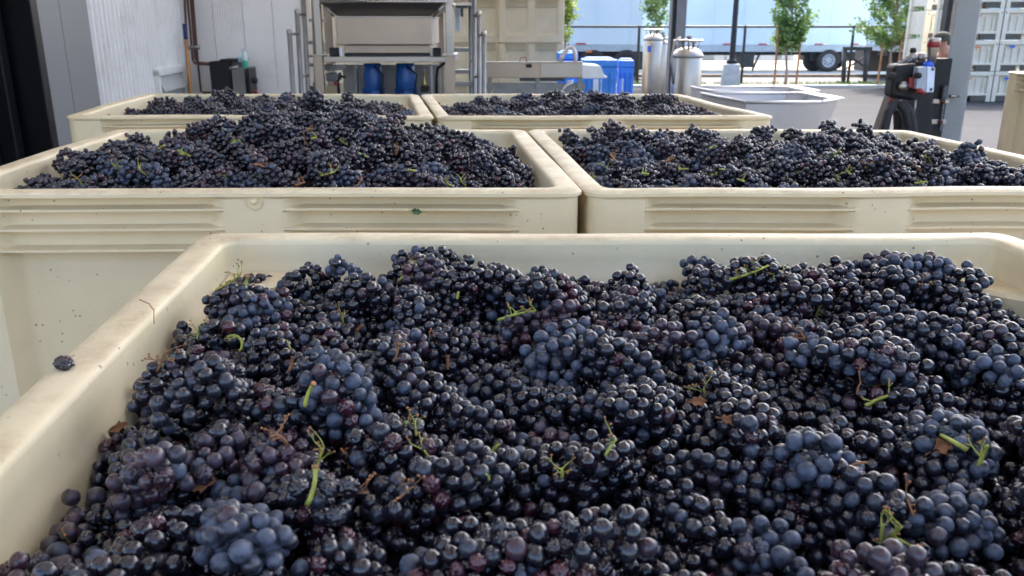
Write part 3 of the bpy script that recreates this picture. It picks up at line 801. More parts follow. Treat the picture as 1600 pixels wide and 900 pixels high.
# louvre in the cladding
p0, p1 = at(242, 143, 10.2), at(278, 143, 11.0)
def onwall(px, py):
    d = ray(px, py); n_ = bx; t_ = (C - Vector((0, 0, CAMZ))).dot(n_) / d.dot(n_); return Vector((0, 0, CAMZ)) + d * t_
a = onwall(238, 112); bq = onwall(279, 106); t0 = (C - a).dot(by); t1 = (C - bq).dot(by)
lv = thing('wall_louvre', 'white louvred vent low in the corrugated wall', 'vent', tuple(wp((t0 + t1) / 2, 0, 1.1)))
b = MB(); zt, zb = a.z, .55
for (ta, tb, za, zb_) in ((t0, t0 - .05, zb, zt), (t1 + .05, t1, zb, zt), (t0, t1, zt - .05, zt + .03), (t0, t1, zb - .03, zb)):
    b.prism([wp(ta, .0, za), wp(tb, .0, za), wp(tb, .07, za), wp(ta, .07, za)], (0, 0, zb_ - za))
b.build('louvre_frame', WALLW, lv, .004)
for i in range(4):
    z = zb + .02 + i * (zt - zb - .08) / 4
    b = MB(); h_ = (zt - zb) / 4 * .8
    b.prism([wp(t0 - .05, .028, z + h_), wp(t0 - .05, .10, z), wp(t0 - .05, .105, z + .01), wp(t0 - .05, .035, z + h_ + .01)], by * (t0 - t1 - .1)); b.build('louvre_blade', CONC, lv)
# grey column cladding
colm = thing('grey_panel_wall', 'flat grey metal panel wall beside the black doorway', 'wall', tuple(wp(3.8)))
for ta, tb, o_ in ((3.97, 4.553, .26), (4.558, 4.97, .26)):
    b = MB(); b.prism([wp(ta, -.2, 0), wp(tb, -.2, 0), wp(tb, o_, 0), wp(ta, o_, 0)], (0, 0, 5.2)); b.build('grey_panel', PAINTGREY, colm, .006)
# black doorway
dw = thing('black_doorway', 'dark open doorway with black sliding door tracks at the left edge', 'door', tuple(wp(6)))
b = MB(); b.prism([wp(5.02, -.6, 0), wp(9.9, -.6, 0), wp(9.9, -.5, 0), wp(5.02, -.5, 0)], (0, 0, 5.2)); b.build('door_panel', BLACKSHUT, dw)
for ta, o_ in ((4.972, .27), (5.18, .10), (5.32, .0)):
    b = MB(); b.prism([wp(ta, -.5, 0), wp(ta + .12, -.5, 0), wp(ta + .12, o_, 0), wp(ta, o_, 0)], (0, 0, 5.2)); b.build('door_track', BLACKSHUT, dw, .008)
for i in range(8):
    b = MB(); ta = 5.6 + i * .5; b.prism([wp(ta, -.5, 0), wp(ta + .05, -.5, 0), wp(ta + .05, -.46, 0), wp(ta, -.46, 0)], (0, 0, 5.2)); b.build('door_rib', BLACKSHUT, dw)
# rear white panel wall facing the camera
rw = thing('panel_wall', 'smooth white insulated panel wall behind the steel machine stairs', 'wall', tuple(C))
e = at(480, 60, 12.0); wlen = (e - C).dot(bx)
nP = 4
for i in range(nP):
    s0, s1 = i * wlen / nP, (i + 1) * wlen / nP - .006
    b = MB(); prof = []
    k = 12
    for j in range(k):
        u0 = s0 + (s1 - s0) * j / k; u1 = s0 + (s1 - s0) * (j + 1) / k
        prof += [(u0, 0), (u0 + (u1 - u0) * .85, 0), (u0 + (u1 - u0) * .9, .003), (u0 + (u1 - u0) * .95, .003)]
    prof.append((s1, 0))
    vs = [C + bx * u + by * (o_ if i < 2 else 0) + Vector((0, 0, z)) for z in (0, 5.2) for u, o_ in prof] ; n = len(prof)
    b.add(vs, [(q_, q_ + 1, q_ + 1 + n, q_ + n) for q_ in range(n - 1)])
    b.add([C + bx * s1 + Vector((0, 0, 0)), C + bx * s1 + by * .15, C + bx * s1 + by * .15 + Vector((0, 0, 5.2)), C + bx * s1 + Vector((0, 0, 5.2))], [(0, 1, 2, 3)])
    b.build('wall_panel', WALLB, rw)
b = MB(); b.prism([C + by * .02, C + bx * wlen + by * .02, C + bx * wlen + by * .3, C + by * .3], (0, 0, 5.2)); b.build('wall_core', WALLB, rw)
b = MB(); b.prism([C + bx * (wlen + .002) - by * .03, C + bx * (wlen + .12) - by * .03, C + bx * (wlen + .12) + by * .3, C + bx * (wlen + .002) + by * .3], (0, 0, 5.2)); b.build('corner_trim', mat('cream_trim', (.68, .60, .50), .5), rw, .005)
# roof canopy, unseen overhead; translucent strips added to let light in
roof = thing('canopy_roof', 'pale canopy roof over the crush pad, with translucency and clear strips added', 'roof', (0, 5, 4.9))
x = -6.2
for i, w_ in enumerate((2.6, .4, 2.4, .4, 2.4, .4, 1.2)):
    MB().box((x + w_ / 2, 7.1, 5.25 if i % 2 == 0 else 5.255), (w_, 19.2, .03)).build('roof_sheet' if i % 2 == 0 else 'added_skylight', ROOF if i % 2 == 0 else SKYL_ADDED, roof); x += w_  # every second strip is an added one that passes light
for y in (-2.3, 1.5, 6.05, 11, 15.5):
    b = MB(); b.box((-.8, y, 5.10), (10.4, .12, .24)); b.build('roof_beam', PAINTGREY, roof, .005)

# copper pipes
pipes = []
labs = ['leftmost of the dark copper pipes running down the white wall', 'second dark copper pipe from the left on the white wall',
        'third dark copper pipe on the white wall, bending to the black box', 'rightmost copper pipe on the white wall, bending to the black box']
Yp = 11.3
for i, (xt, xb, yb_, run) in enumerate(((288.5, 296.5, 146, None), (293, 302, 100, 330), (298, 306, 98, 330), (301.5, 309.5, 146, None))):
    p = thing('copper_pipe', labs[i], 'pipe', tuple(at(xb, 100, Yp)), 'copper pipes on the white wall')
    a = at(xt, 0, Yp); c_ = at(xb, yb_, Yp); top = a + (a - c_) * 1.5
    pts = [top, a, c_]
    if run: pts = [top, a, c_ + Vector((0, 0, .06)), c_ + Vector((.015, 0, .015)), c_ + Vector((.06, 0, 0)), at(run, yb_ + 1, Yp)]
    elif i == 0: pts = [top, a, c_, c_ + Vector((0, 0, -1.0))]
    else: pts = [at(311, 102, Yp), at(314, 143, Yp), at(318, 144.5, Yp), at(330, 144.5, Yp)]; pts = [top, a, at(309.5, 100, Yp)] + pts[1:]
    MB().tube(pts, .015 if i < 3 else .013, 10).build('pipe_run', COPPER, p)
    q = at(xb - 1.4, 75, Yp); MB().lathe((q.x, q.y - .0, q.z - .02), [(.0, 0), (.034, 0), (.034, .05), (0, .05)], 14).build('pipe_clamp', STEELG, p)
# broom
br = thing('broom', 'wooden handled broom with dark blue grip leaning on the wall', 'broom', tuple(at(297, 145, 10.9)))
a = at(288, 38, 11.1); c_ = at(290.5, 61, 11.05); e = at(298.5, 146, 10.9); f_ = e + (e - c_).normalized() * 1.05
MB().tube([c_, f_], .020, 12).build('handle', WOOD, br); MB().tube([a, c_ + (c_ - a) * .03], .024, 12).build('grip', BLUEGRIP, br)
MB().box((f_.x, f_.y, f_.z + .0), (.32, .06, .08)).build('brush_head', WOOD, br, .01)
b = MB()
for i in range(60): x = f_.x - .15 + .3 * rnd.random(); b.tube([(x, f_.y + rnd.uniform(-.02, .02), f_.z - .03), (x + rnd.gauss(0, .01), f_.y + rnd.gauss(0, .02), .01)], .003, 4)
b.build('bristles', STEMB, br)
# black boiler box
Yb = 11.0
def pbox(mb, x0, y0, x1, y1, Y, depth, bottom=None):
    a = at(x0, y0, Y); c_ = at(x1, y1, Y); zb = c_.z if bottom is None else bottom
    mb.box(((a.x + c_.x) / 2, Y + depth / 2, (a.z + zb) / 2), (abs(c_.x - a.x), depth, abs(a.z - zb))); return mb
bo = thing('boiler', 'black pressure washer cabinet with grey front under the copper pipes', 'machine', tuple(at(360, 145, Yb)))
pbox(MB(), 326, 96, 364, 145, Yb, .5, .35).build('housing', BLACK, bo, .008)
pbox(MB(), 343, 92.5, 374, 96, Yb + .04, .4).build('top_cover', BLACK, bo, .006)
pbox(MB(), 361, 106, 385, 145, Yb - .10, .5, .35).build('front_panel', mat('mid_grey_panel', (.16, .16, .16), .5), bo, .01)
pbox(MB(), 358, 96, 378, 109, Yb + .05, .3).build('valve_block', PAINTDARK, bo, .01)
pbox(MB(), 385, 107, 392, 145, Yb - .12, .3, .35).build('side_plate', BLACK, bo, .01)
q = at(398, 126, Yb - .1); MB().lathe((q.x, q.y, q.z), [(0, -.03), (.035, -.03), (.045, 0), (.035, .03), (0, .03)], 20, 'x').build('knob', BLACK, bo)
q = at(399, 143, Yb - .1); MB().lathe((q.x, q.y, q.z), [(0, -.02), (.03, -.02), (.03, .02), (0, .02)], 16).build('red_cap', RED, bo)
q = at(366, 107, Yb - .1); MB().cyl(q - Vector((.06, 0, 0)), q + Vector((.05, 0, .02)), .018).build('fitting', STEEL, bo)
for zx in (330, 384):
    q = at(zx, 145, Yb); MB().box((q.x, q.y + .2, .175), (.06, .4, .35)).build('leg', BLACK, bo)
sb = thing('spray_bottle', 'white and green spray bottle standing on the black cabinet', 'bottle', tuple(at(383, 106, Yb)))
q = at(384, 106, Yb); z0 = q.z
MB().lathe((q.x, q.y, z0), [(0, 0), (.032, 0), (.034, .02), (.034, .09)], 20).build('liquid_base', TEAL, sb)
MB().lathe((q.x, q.y, z0), [(.034, .09), (.034, .14), (.025, .18), (.013, .20), (.013, .215)], 20).build('bottle_body', BOTTLEW, sb)
MB().box((q.x - .012, q.y, z0 + .235), (.06, .025, .035)).box((q.x - .03, q.y, z0 + .205), (.012, .015, .04)).build('trigger_head', WHITE, sb, .005)
sb = thing('blue_bottle', 'small pale blue bottle left of the spray bottle', 'bottle', tuple(at(375, 106, Yb)))
q = at(375.5, 97, Yb); MB().lathe((q.x, q.y + .02, q.z), [(0, 0), (.028, 0), (.03, .06), (.024, .08), (.010, .09), (.010, .105), (0, .105)], 18).build('bottle_body', BOTTLEW, sb)
MB().lathe((q.x, q.y + .02, q.z), [(0.0305, .02), (.0312, .022), (.0312, .048), (.0305, .05)], 18).build('bottle_label', mat('pale_blue', (.2, .45, .6), .5), sb)

# ------------------------------------------------------------------ sorting machine
Ym = 8.0
mc = thing('sorting_machine', 'stainless steel machine frame with hopper and two blue motors', 'machine', (at(600, 100, Ym).x, Ym + .5, 0))
def vpost(mb, px0, px1, Y, ztop, zbot=0, py=50, depth=None):
    a = at(px0, py, Y); c_ = at(px1, py, Y); w = c_.x - a.x; d_ = depth or w
    mb.box(((a.x + c_.x) / 2, Y + d_ / 2, (ztop + zbot) / 2), (w, d_, ztop - zbot)); return mb
zb_ = at(0, 86, Ym).z
for (x0, x1) in ((491.5, 502), (696.5, 708)):
    vpost(MB(), x0, x1, Ym + .01, 3.2, zb_, 50).build('upper_post', STEEL, mc, .004)
    vpost(MB(), x0 - .5, x1 + 2.5, Ym - .005, zb_, 0, 110).build('lower_post', STEELW, mc, .004)
    a = at((x0 + x1) / 2, 86, Ym); MB().box((a.x, Ym + .04, zb_), (.13, .13, .014)).build('post_flange', STEEL, mc, .002)
for (x0, x1) in ((507, 520), (684, 694)):
    vpost(MB(), x0, x1, Ym + .95, 3.2, 0, 50).build('rear_post', STEELW, mc, .004)
pbox(MB(), 505, 88.5, 697, 97, Ym + .02, .07).build('cross_beam', STEEL, mc, .004)
pbox(MB(), 500, 88.5, 700, 97, Ym + .97, .07).build('cross_beam', STEEL, mc, .004)
for x in (498, 702):
    a = at(x, 92, Ym); MB().box((a.x, Ym + .53, a.z), (.06, .86, .06)).build('side_beam', STEEL, mc, .004)
# vibrating table box and hopper
pbox(MB(), 524, 27, 675, 70, Ym - .02, .8).build('feed_box', STEELW, mc, .006)
pbox(MB(), 524, 25.5, 676, 27.4, Ym - .03, .82).build('box_edge', STEEL, mc, .001)
pbox(MB(), 538, 70.5, 672, 83, Ym + .05, .7).build('tray', STEELW, mc, .004)
pbox(MB(), 538, 83, 672, 88.3, Ym + .12, .7).build('dark_tray_base', PAINTDARK, mc, .004)
for x0, x1 in ((514, 528.5), (676, 689)): pbox(MB(), x0, 74.5, x1, 88.3, Ym - .0, .09).build('rubber_mount', RUBBER, mc, .006)
for x0, x1 in ((529.5, 535.5), (672, 675.5)): pbox(MB(), x0, 73.5, x1, 88.2, Ym + .0, .05).build('mount_bracket', WHITE if x0 < 600 else STEEL, mc, .003)
a0, a1 = at(503, 3, Ym), at(697, 3, Ym); b0, b1 = at(526, 24, Ym), at(672, 24, Ym)
up = 1.0
T = lambda p, dy, dz=0: Vector((p.x, p.y + dy, p.z + dz))
b = MB()
top = [T(a0, -.08), T(a1, -.08), T(a1, 1.1), T(a0, 1.1)]; bot = [T(b0, .03), T(b1, .03), T(b1, .7), T(b0, .7)]
b.add(top + bot, [(0, 1, 5, 4), (1, 2, 6, 5), (2, 3, 7, 6), (3, 0, 4, 7), (4, 5, 6, 7)]); ho = b.build('hopper', STEEL, mc)
so = ho.modifiers.new('s', 'SOLIDIFY'); so.thickness = .006
b = MB(); 
for p, q in ((top[0], top[1]), (top[1], top[2]), (top[2], top[3]), (top[3], top[0])): b.tube([p, q], .016, 8)
b.build('hopper_rim', STEEL, mc)
b = MB(); pbox(b, 506, -45, 694, -1, Ym - .06, 1.1); b.build('upper_guard', STEELW, mc, .006)
for x in (520, 679):   # slanted stays
    s_ = -1 if x < 600 else 1
    MB().tube([at(x - s_ * 2, 26, Ym - .02), at(x + s_ * 14, 8, Ym - .04)], .012, 8).build('stay', STEEL, mc)
# motors with cooling cowls
for (x0, x1) in ((566, 597), (617, 649)):
    p = at((x0 + x1) / 2, 99, Ym + .25); rr = (at(x1, 99, Ym + .25).x - at(x0, 99, Ym + .25).x) / 2
    b = MB().lathe((p.x, p.y, p.z), [(0, .0), (rr * .88, 0), (rr * .9, -.07), (rr * 1.0, -.12), (rr * 1.0, -.22), (rr * .92, -.235), (rr * .92, -.30), (rr * .7, -.42), (0, -.42)], 32)
    mo = b.build('motor', BLUEMOTOR, mc)
    b = MB()
    for j in range(28):
        an = j / 28 * 6.283; cxx, cyy = math.cos(an), math.sin(an)
        b.box((p.x + cxx * rr * .96, p.y + cyy * rr * .96, p.z - .28), (.03, .006, .11), an)
    b.build('cooling_fins', BLUEMOTOR, mo)
    MB().box((p.x + rr * .3, p.y - rr, p.z - .29), (.07, .06, .09)).build('terminal_box', BLUEMOTOR, mo, .006)
    MB().tube([p + Vector((rr * .3, -rr * .9, -.02)), p + Vector((rr * 1.2, -rr, -.10)), p + Vector((rr * 1.0, -rr, -.25)), p + Vector((rr * 1.5, -rr, -.45))], .010, 8).build('cable', RUBBER, mo)
pbox(MB(), 535, 101, 690, 160, Ym + .62, .02, .5).build('back_panel', PANELG, mc)
pbox(MB(), 552, 105, 559, 150, Ym + .45, .08, .3).build('upright', STEELG, mc, .003)
for x0, x1 in ((672, 676), (683, 688), (692, 695)): pbox(MB(), x0, 100, x1, 150, Ym + .3, .05, .2).build('upright', STEEL, mc, .003)
MB().tube([at(695, 98, Ym + .2), at(684, 107, Ym + .2), at(682, 120, Ym + .2), at(682, 146, Ym + .2)], .014, 8).build('cable', RUBBER, mc)
MB().tube([at(540, 121, Ym + .2), at(532, 119, Ym + .2), at(528, 126, Ym + .2), at(530, 150, Ym + .2)], .012, 8).build('cable', RUBBER, mc)
q = at(525, 130, Ym + .2); MB().lathe((q.x, q.y, q.z), [(0, -.02), (.02, -.02), (.02, .02), (0, .02)], 16, 'y').build('stop_button', RED, mc)
pbox(MB(), 507, 101, 538, 110, Ym + .3, .1).build('bracket_plate', STEELG, mc); pbox(MB(), 508, 114, 528, 127, Ym + .35, .2).build('drive_box', STEELG, mc, .01)
pbox(MB(), 509, 134, 527, 160, Ym + .3, .2, .9).build('cream_box', BINFAR, mc, .01)
q = at(663, 126, Ym + .3); MB().lathe((q.x, q.y, q.z), [(0, -.06), (.018, -.06), (.022, -.03), (.010, .0), (.010, .09), (.016, .10), (0, .10)], 14).build('gauge_valve', mat('brass', (.55, .38, .12), .35, .9), mc)
pbox(MB(), 657, 135, 670, 144, Ym + .3, .1).build('junction_box', RUBBER, mc, .004)

# stairs with handrails either side of the machine
def rail_set(root, posts, Y0, dY, tread):
    for i, (px, ptop, py_) in enumerate(posts):
        Y = Y0 + dY * i; a = at(px, ptop, Y); bt = at(px + (py_ - px), 150, Y)
        b = MB(); b.tube([(bt.x, Y, 0), (a.x, Y, a.z)], .021, 10); b.build('rail_post', STEELG, root)
        q = MB(); q.lathe((a.x, Y, a.z), [(0, .026), (.02, .022), (.027, 0), (.02, -.022)], 12); q.build('post_cap', STEEL, root)
        if i:
            MB().tube([(prev[0], prev[1], prev[2] - .02), (a.x, Y, prev[2] - .015)], .013, 8).build('rail_bar', STEEL, root)
            zm = prev[2] - .55; MB().tube([(prev[0] + .01, prev[1], zm), (a.x, Y, zm)], .011, 8).build('rail_bar', STEEL, root)
        prev = (a.x, Y, a.z)
ls = thing('handrail_stairs', 'steel stairs with stepped handrail posts left of the machine', 'stairs', (at(470, 140, 7.9).x, 7.9, 0))
rail_set(ls, [(452, 50, 457), (464, 19, 468), (473.5, -12, 478), (488, -30, 490)], 7.7, .16, 0)
for i in range(5):
    a = at(489, 116 + 0, 8.1); MB().box((a.x - .02, 8.1 + .1 * i, a.z - .32 + .2 * i), (.12, .16, .03)).build('stair_tread', STEELG, ls, .003)
a = at(478, 130, 8.05); MB().prism([(a.x - .06, 8.2, a.z - .30), (a.x + .10, 8.2, a.z + .0), (a.x + .10, 8.2, a.z + .12), (a.x - .06, 8.2, a.z - .18)], (0, .02, 0)).build('stringer', STEELG, ls)
rs = thing('handrail_stairs', 'steel stairs with stepped handrail posts right of the machine', 'stairs', (at(745, 140, 7.9).x, 7.9, 0))
rail_set(rs, [(756, 52, 754), (748, 21, 747), (740.5, -4, 740), (735, -20, 735)], 7.7, .16, 0)
for i, (yy) in enumerate((131, 112, 78)):
    a = at(726, yy, 8.1 + .12 * i); MB().box((a.x, 8.15 + .15 * i, a.z), (.20, .18, .035)).build('stair_tread', STEELG, rs, .003)
pbox(MB(), 712, 4, 738, 9, Ym + .05, .3).build('landing_edge', STEEL, rs, .003); pbox(MB(), 712, 9, 730, 12, Ym + .1, .3).build('landing', PAINTDARK, rs)
pbox(MB(), 711, 12, 719, 48, Ym + .5, .05).build('side_panel', mat('bluish_panel', (.45, .55, .68), .4), rs)
pbox(MB(), 719, 13, 724, 26, Ym + .45, .05).build('bracket', PAINTDARK, rs)

# sorting table / conveyor
Yt = 9.3
tb = thing('sorting_table', 'long stainless conveyor table with spout beside the blue bins', 'table', (at(830, 120, Yt).x, Yt + .3, 0))
pbox(MB(), 758, 97.5, 910, 122, Yt, .04).build('side_guard', STEELW, tb, .004)
pbox(MB(), 758, 98, 910, 112, Yt + .6, .04).build('side_guard', STEELW, tb, .004)
pbox(MB(), 757, 96.3, 911, 98.3, Yt - .012, .065).build('top_edge', STEEL, tb, .002)
pbox(MB(), 758, 112, 908, 116, Yt + .04, .56).build('belt', PAINTDARK, tb)
pbox(MB(), 845, 99, 909, 121, Yt - .015, .012).build('side_plate', STEEL, tb, .002)
p = [at(909, 101, Yt), at(938, 103, Yt), at(944, 118, Yt), at(949, 119.5, Yt), at(948, 122, Yt), at(909, 122.5, Yt)]
MB().prism([v - Vector((0, .02, 0)) for v in p], (0, .6, 0)).build('spout', WHITE, tb, .003)
pbox(MB(), 760, 130, 914, 140, Yt + .06, .06).build('lower_rail', STEELG, tb, .003); pbox(MB(), 812, 122, 882, 127, Yt + .04, .1).build('drip_tray', PAINTDARK, tb)
pbox(MB(), 770, 140, 912, 147, Yt + .02, .5).build('lower_shelf', STEELG, tb)
for x in (765, 840, 905):
    for dy in (.05, .55):
        a = at(x, 120, Yt + dy); MB().box((a.x, Yt + dy, a.z / 2), (.045, .045, a.z)).build('leg', STEELG, tb, .003)
MB().tube([at(812, 97, Yt), at(813, 91, Yt), at(821, 89, Yt), at(823, 97, Yt)], .006, 6).build('handle', RED, tb)
pbox(MB(), 822, 100, 831, 105.5, Yt - .03, .03).build('latch', RUBBER, tb, .003)
pbox(MB(), 757, 100, 760, 107, Yt - .03, .03).build('end_latch', RUBBER, tb, .003)
hs = thing('white_hose', 'pale hose looping up over the conveyor table end', 'hose', tuple(at(890, 98, Yt)))
MB().tube([at(874, 98, Yt + .1), at(880, 86, Yt + .1), at(887, 76, Yt + .1), at(894, 74, Yt + .1), at(898, 80, Yt + .1), at(899, 98, Yt + .1)], .022, 12).build('hose', HOSEW, hs)
hs = thing('white_hose', 'white pipe crook hanging below the table spout', 'hose', tuple(at(885, 130, Yt)))
MB().tube([at(874, 148, Yt), at(884, 134, Yt), at(895, 129, Yt), at(896, 126, Yt), at(888, 127, Yt), at(885, 131, Yt)], .012, 10).build('hose', WHITE, hs)

# blue bins
def blue_bin(x0, x1, ytop, Y, label, lab):
    a, c_ = at(x0, ytop, Y), at(x1, ytop, Y); w = c_.x - a.x; z = a.z; cx = (a.x + c_.x) / 2
    t = thing('blue_bin', label, 'bin', (cx, Y + w / 2, 0), 'tall blue plastic bins')
    b = MB().box((cx, Y + w / 2, z * .46), (w * .90, w * .90, z * .9), 0, 1.06); b.build('bin_body', BLUEPL, t, .02)
    for i in range(3): MB().box((cx - w * .32 + i * w * .32, Y + w * .03, z * .46), (w * .09, .05, z * .78)).build('rib', BLUEPL, t, .012)
    MB().box((cx, Y + w / 2, z - .06), (w, w, .12), 0, .97).build('lid', BLUEPL, t, .02)
    MB().box((cx, Y + w / 2, z + .01), (w * .8, w * .8, .03), 0, .9).build('lid_panel', BLUEPL, t, .01)
    if lab: MB().box((cx - w * lab, Y + w * .0, z * .66), (w * .24, .012, z * .22)).build('paper_label', LABELW, t)
blue_bin(910, 966, 93, 14.0, 'large blue plastic bin with a white label behind the conveyor spout', .06)
blue_bin(967, 992, 94, 14.5, 'narrow looking blue bin between the labelled bin and the steel cylinders', .28)
blue_bin(871, 904, 82, 15.2, 'blue bin with lid behind the hose loop', 0)

# dewars
def dewar(px0, px1, ptop, Y, label, ring=True):
    a, c_ = at(px0, 100, Y), at(px1, 100, Y); r_ = (c_.x - a.x) / 2; cx = (a.x + c_.x) / 2; zt = at(0, ptop, Y).z; zs = zt - r_ * .95
    t = thing('gas_cylinder', label, 'cylinder', (cx, Y, 0), 'steel liquid gas cylinders')
    MB().lathe((cx, Y, 0), [(0, .05), (r_ * .9, .05), (r_, .08), (r_, zs - r_ * .05), (r_ * .97, zs), (r_ * .8, zs + r_ * .22), (r_ * .45, zs + r_ * .38), (0, zs + r_ * .42)], 40).build('tank', STEEL, t)
    MB().lathe((cx, Y, 0), [(r_ * 1.005, zs - r_ * .28), (r_ * 1.04, zs - r_ * .27), (r_ * 1.04, zs - r_ * .08), (r_ * 1.005, zs - r_ * .07)], 40).build('collar', STEELG, t)
    pts = [(cx + r_ * .95 * math.cos(k / 20 * 6.283), Y + r_ * .95 * math.sin(k / 20 * 6.283), zt - .03) for k in range(21)]
    MB().tube(pts, .014, 8).build('handling_ring', STEEL, t)
    for k in range(3):
        an = k * 2.1 + .4; MB().tube([(cx + r_ * .9 * math.cos(an), Y + r_ * .9 * math.sin(an), zt - .03), (cx + r_ * .7 * math.cos(an), Y + r_ * .7 * math.sin(an), zs + r_ * .2)], .012, 8).build('ring_post', STEEL, t)
    for dx, hh in ((-.35, .16), (0, .24), (.3, .14)):
        MB().lathe((cx + dx * r_, Y - .05, zs + r_ * .3), [(0, 0), (.02, 0), (.02, hh * .6), (.045, hh * .6), (.045, hh * .8), (0, hh * .8)], 14).build('valve', STEELG, t)
    MB().lathe((cx, Y, 0), [(r_ * .85, 0), (r_ * 1.02, .0), (r_ * 1.02, .07), (r_ * .85, .07)], 32).build('base_ring', RUBBER, t)
    return t, cx, r_, zs
t, cx, r_, zs = dewar(1004, 1034, 44, 18.5, 'tall slim steel gas cylinder left of the steel column')
MB().box((cx - r_ * .45, 18.5 - r_ * .9, zs - .22), (.10, .02, .12)).build('sticker', STICKB, t)
dewar(1024, 1042, 57, 20.5, 'plain steel gas cylinder half hidden behind the slim one')
t, cx, r_, zs = dewar(1050, 1097, 60, 13.5, 'wide steel gas cylinder with a domed collar in front of the steel column')
MB().tube([(cx - r_ * .95, 13.4, zs - .45), (cx - r_ * 1.15, 13.4, zs - .1), (cx - r_ * 1.0, 13.4, zs + .18), (cx - r_ * .6, 13.4, zs + .24)], .014, 8).build('fill_pipe', STEEL, t)

# columns (I section)
def column(px0, px1, Y, label, rz, m, h=5.2):
    a, c_ = at(px0, 90, Y), at(px1, 90, Y); w = c_.x - a.x; cx = (a.x + c_.x) / 2
    t = thing('steel_column', label, 'column', (cx, Y + w / 2, 0), 'canopy columns')
    for s_ in (-1, 1): MB().box((cx + s_ * (w / 2 - .012), Y + w / 2, h / 2), (.020, w * 1.0, h)).build('flange', m, t, .002)
    MB().box((cx, Y + w / 2, h / 2), (w - .045, .02, h)).build('web', m, t)
    MB().box((cx, Y + w / 2, .02), (w * 1.6, w * 1.6, .04)).build('base_plate', m, t, .003)
    return t, cx, w
Yc = 5.6
a, c_ = at(1491, 90, Yc), at(1523, 90, Yc)
t = thing('steel_column', 'pale grey square steel column right of the black cabinet', 'column', ((a.x + c_.x) / 2, Yc + .1, 0), 'canopy columns')
w = c_.x - a.x; MB().box(((a.x + c_.x) / 2, Yc + .05, 2.6), (w * 1.10, .10, 5.2), -.47).build('column_shaft', PAINTPILL, t, .01)
MB().box(((a.x + c_.x) / 2, Yc + w / 2, .02), (w * 1.8, w * 1.8, .04)).build('base_plate', PAINTPILL, t, .003)
a2, c2, e2 = at(1479, 40, 13.2), at(1486.5, 40, 13.2), at(1500, 40, 13.2)
t = thing('steel_column', 'narrow brown and black post glimpsed left of the pale column top', 'column', (c2.x, 13.3, 0), 'canopy columns')
MB().box(((a2.x + c2.x) / 2 - .02, 13.28, 2.6), (c2.x - a2.x, .16, 5.2)).build('black_flange', BLACK, t, .004)
MB().box(((e2.x + c2.x) / 2 - .02, 13.28, 2.6), (e2.x - c2.x - .004, .14, 5.2)).build('tan_board', mat('tan_board', (.33, .25, .19), .7), t, .004)
column(1046, 1068, 15.2, 'dark grey steel column behind the wide gas cylinder', 0, PAINTDARK)[0]
t2 = [o_ for o_ in col.objects if o_.name.startswith('steel_column')][-1]
a, c_ = at(1053, 90, 15.2), at(1068, 90, 15.2)
MB().box(((a.x + c_.x) / 2, 15.17, 2.6), (c_.x - a.x, .02, 5.2)).build('face_plate', mat('column_grey', (.17, .18, .19), .5), t2)

# black cabinet with hasps
Yk = 5.62
cb = thing('black_cabinet', 'tall black steel cabinet with two steel hasps beside the pale column', 'cabinet', (at(1476, 150, Yk).x, Yk + .15, 0))
a, c_ = at(1461, 91, Yk), at(1494, 91, Yk); w = c_.x - a.x; zt = a.z
a5 = at(1453, 200, Yk); c5 = at(1481, 213, Yk)
MB().box(((a.x + c_.x) / 2 - .01, Yk + .03, zt / 2), (w * .97, .05, zt)).build('cabinet_body', BLACK, cb, .006)
for yy in (158.5, 190.5):
    for dx in (-7, 8):
        q = at(1471 + dx - (yy - 158) * .12, yy, Yk)
        MB().box((q.x, Yk + .008, q.z), (.056, .022, .034)).build('hasp_plate', STEEL, cb, .006)
    q = at(1472 - (yy - 158) * .12, yy, Yk); MB().lathe((q.x, Yk - .0, q.z), [(0, -.02), (.014, -.018), (.016, 0), (.016, .02)], 14, 'y').build('hasp_bolt', COPPER, cb)
q0, q1 = at(1475, 160, Yk - .01), at(1470, 202, Yk - .01)
b = MB()
for i in range(16):
    c5 = q0.lerp(q1, i / 15); b.tube([c5 + Vector((.006 * math.cos(k / 8 * 6.283) * (1 if i % 2 else .4), .004 * math.cos(k / 8 * 6.283), .011 * math.sin(k / 8 * 6.283))) for k in range(9)], .0022, 5, False)
b.build('chain', STEELG, cb)
q = at(1475, 150, Yk - .02); MB().box((q.x, q.y, q.z + .02), (.035, .03, .09)).build('padlock', PAINTDARK, cb, .01)
MB().tube([at(1476, 140, Yk - .02), at(1479, 138, Yk - .02), at(1480, 147, Yk - .02)], .005, 6).build('shackle', STEELG, cb)
q = at(1484, 150.5, Yk - .02); MB().cyl(q, q + Vector((.06, 0, 0)), .009).build('bolt', STEEL, cb)

# hydraulic power cart
Yh = 5.35
hc = thing('hydraulic_cart', 'black hydraulic power cart with hoses, red lever and pale switch box', 'machine', (at(1425, 150, Yh).x, Yh + .2, 0))
P_ = lambda x, y, dy=0: at(x, y, Yh + dy)
MB().prism([P_(1398, 101), P_(1434, 98), P_(1431, 158), P_(1393, 152)], (0, .13, 0)).build('pump_housing', BLACK, hc, .02)
MB().prism([P_(1421, 96, .05), P_(1460, 94, .05), P_(1456, 240, .05), P_(1409, 240, .05)], (0, .10, 0)).build('main_body', BLACK, hc, .01)
MB().prism([P_(1392, 150, .1), P_(1400, 152, .1), P_(1380, 240, .1), P_(1360, 240, .1)], (0, .10, 0)).build('support_leg', mat('worn_steel', (.12, .10, .085), .6, .5), hc, .006)
MB().prism([P_(1406, 150, .02), P_(1434, 152, .02), P_(1436, 240, .02), P_(1409, 240, .02)], (0, .12, 0)).build('front_plate', BLACK, hc, .01)
zg = 0
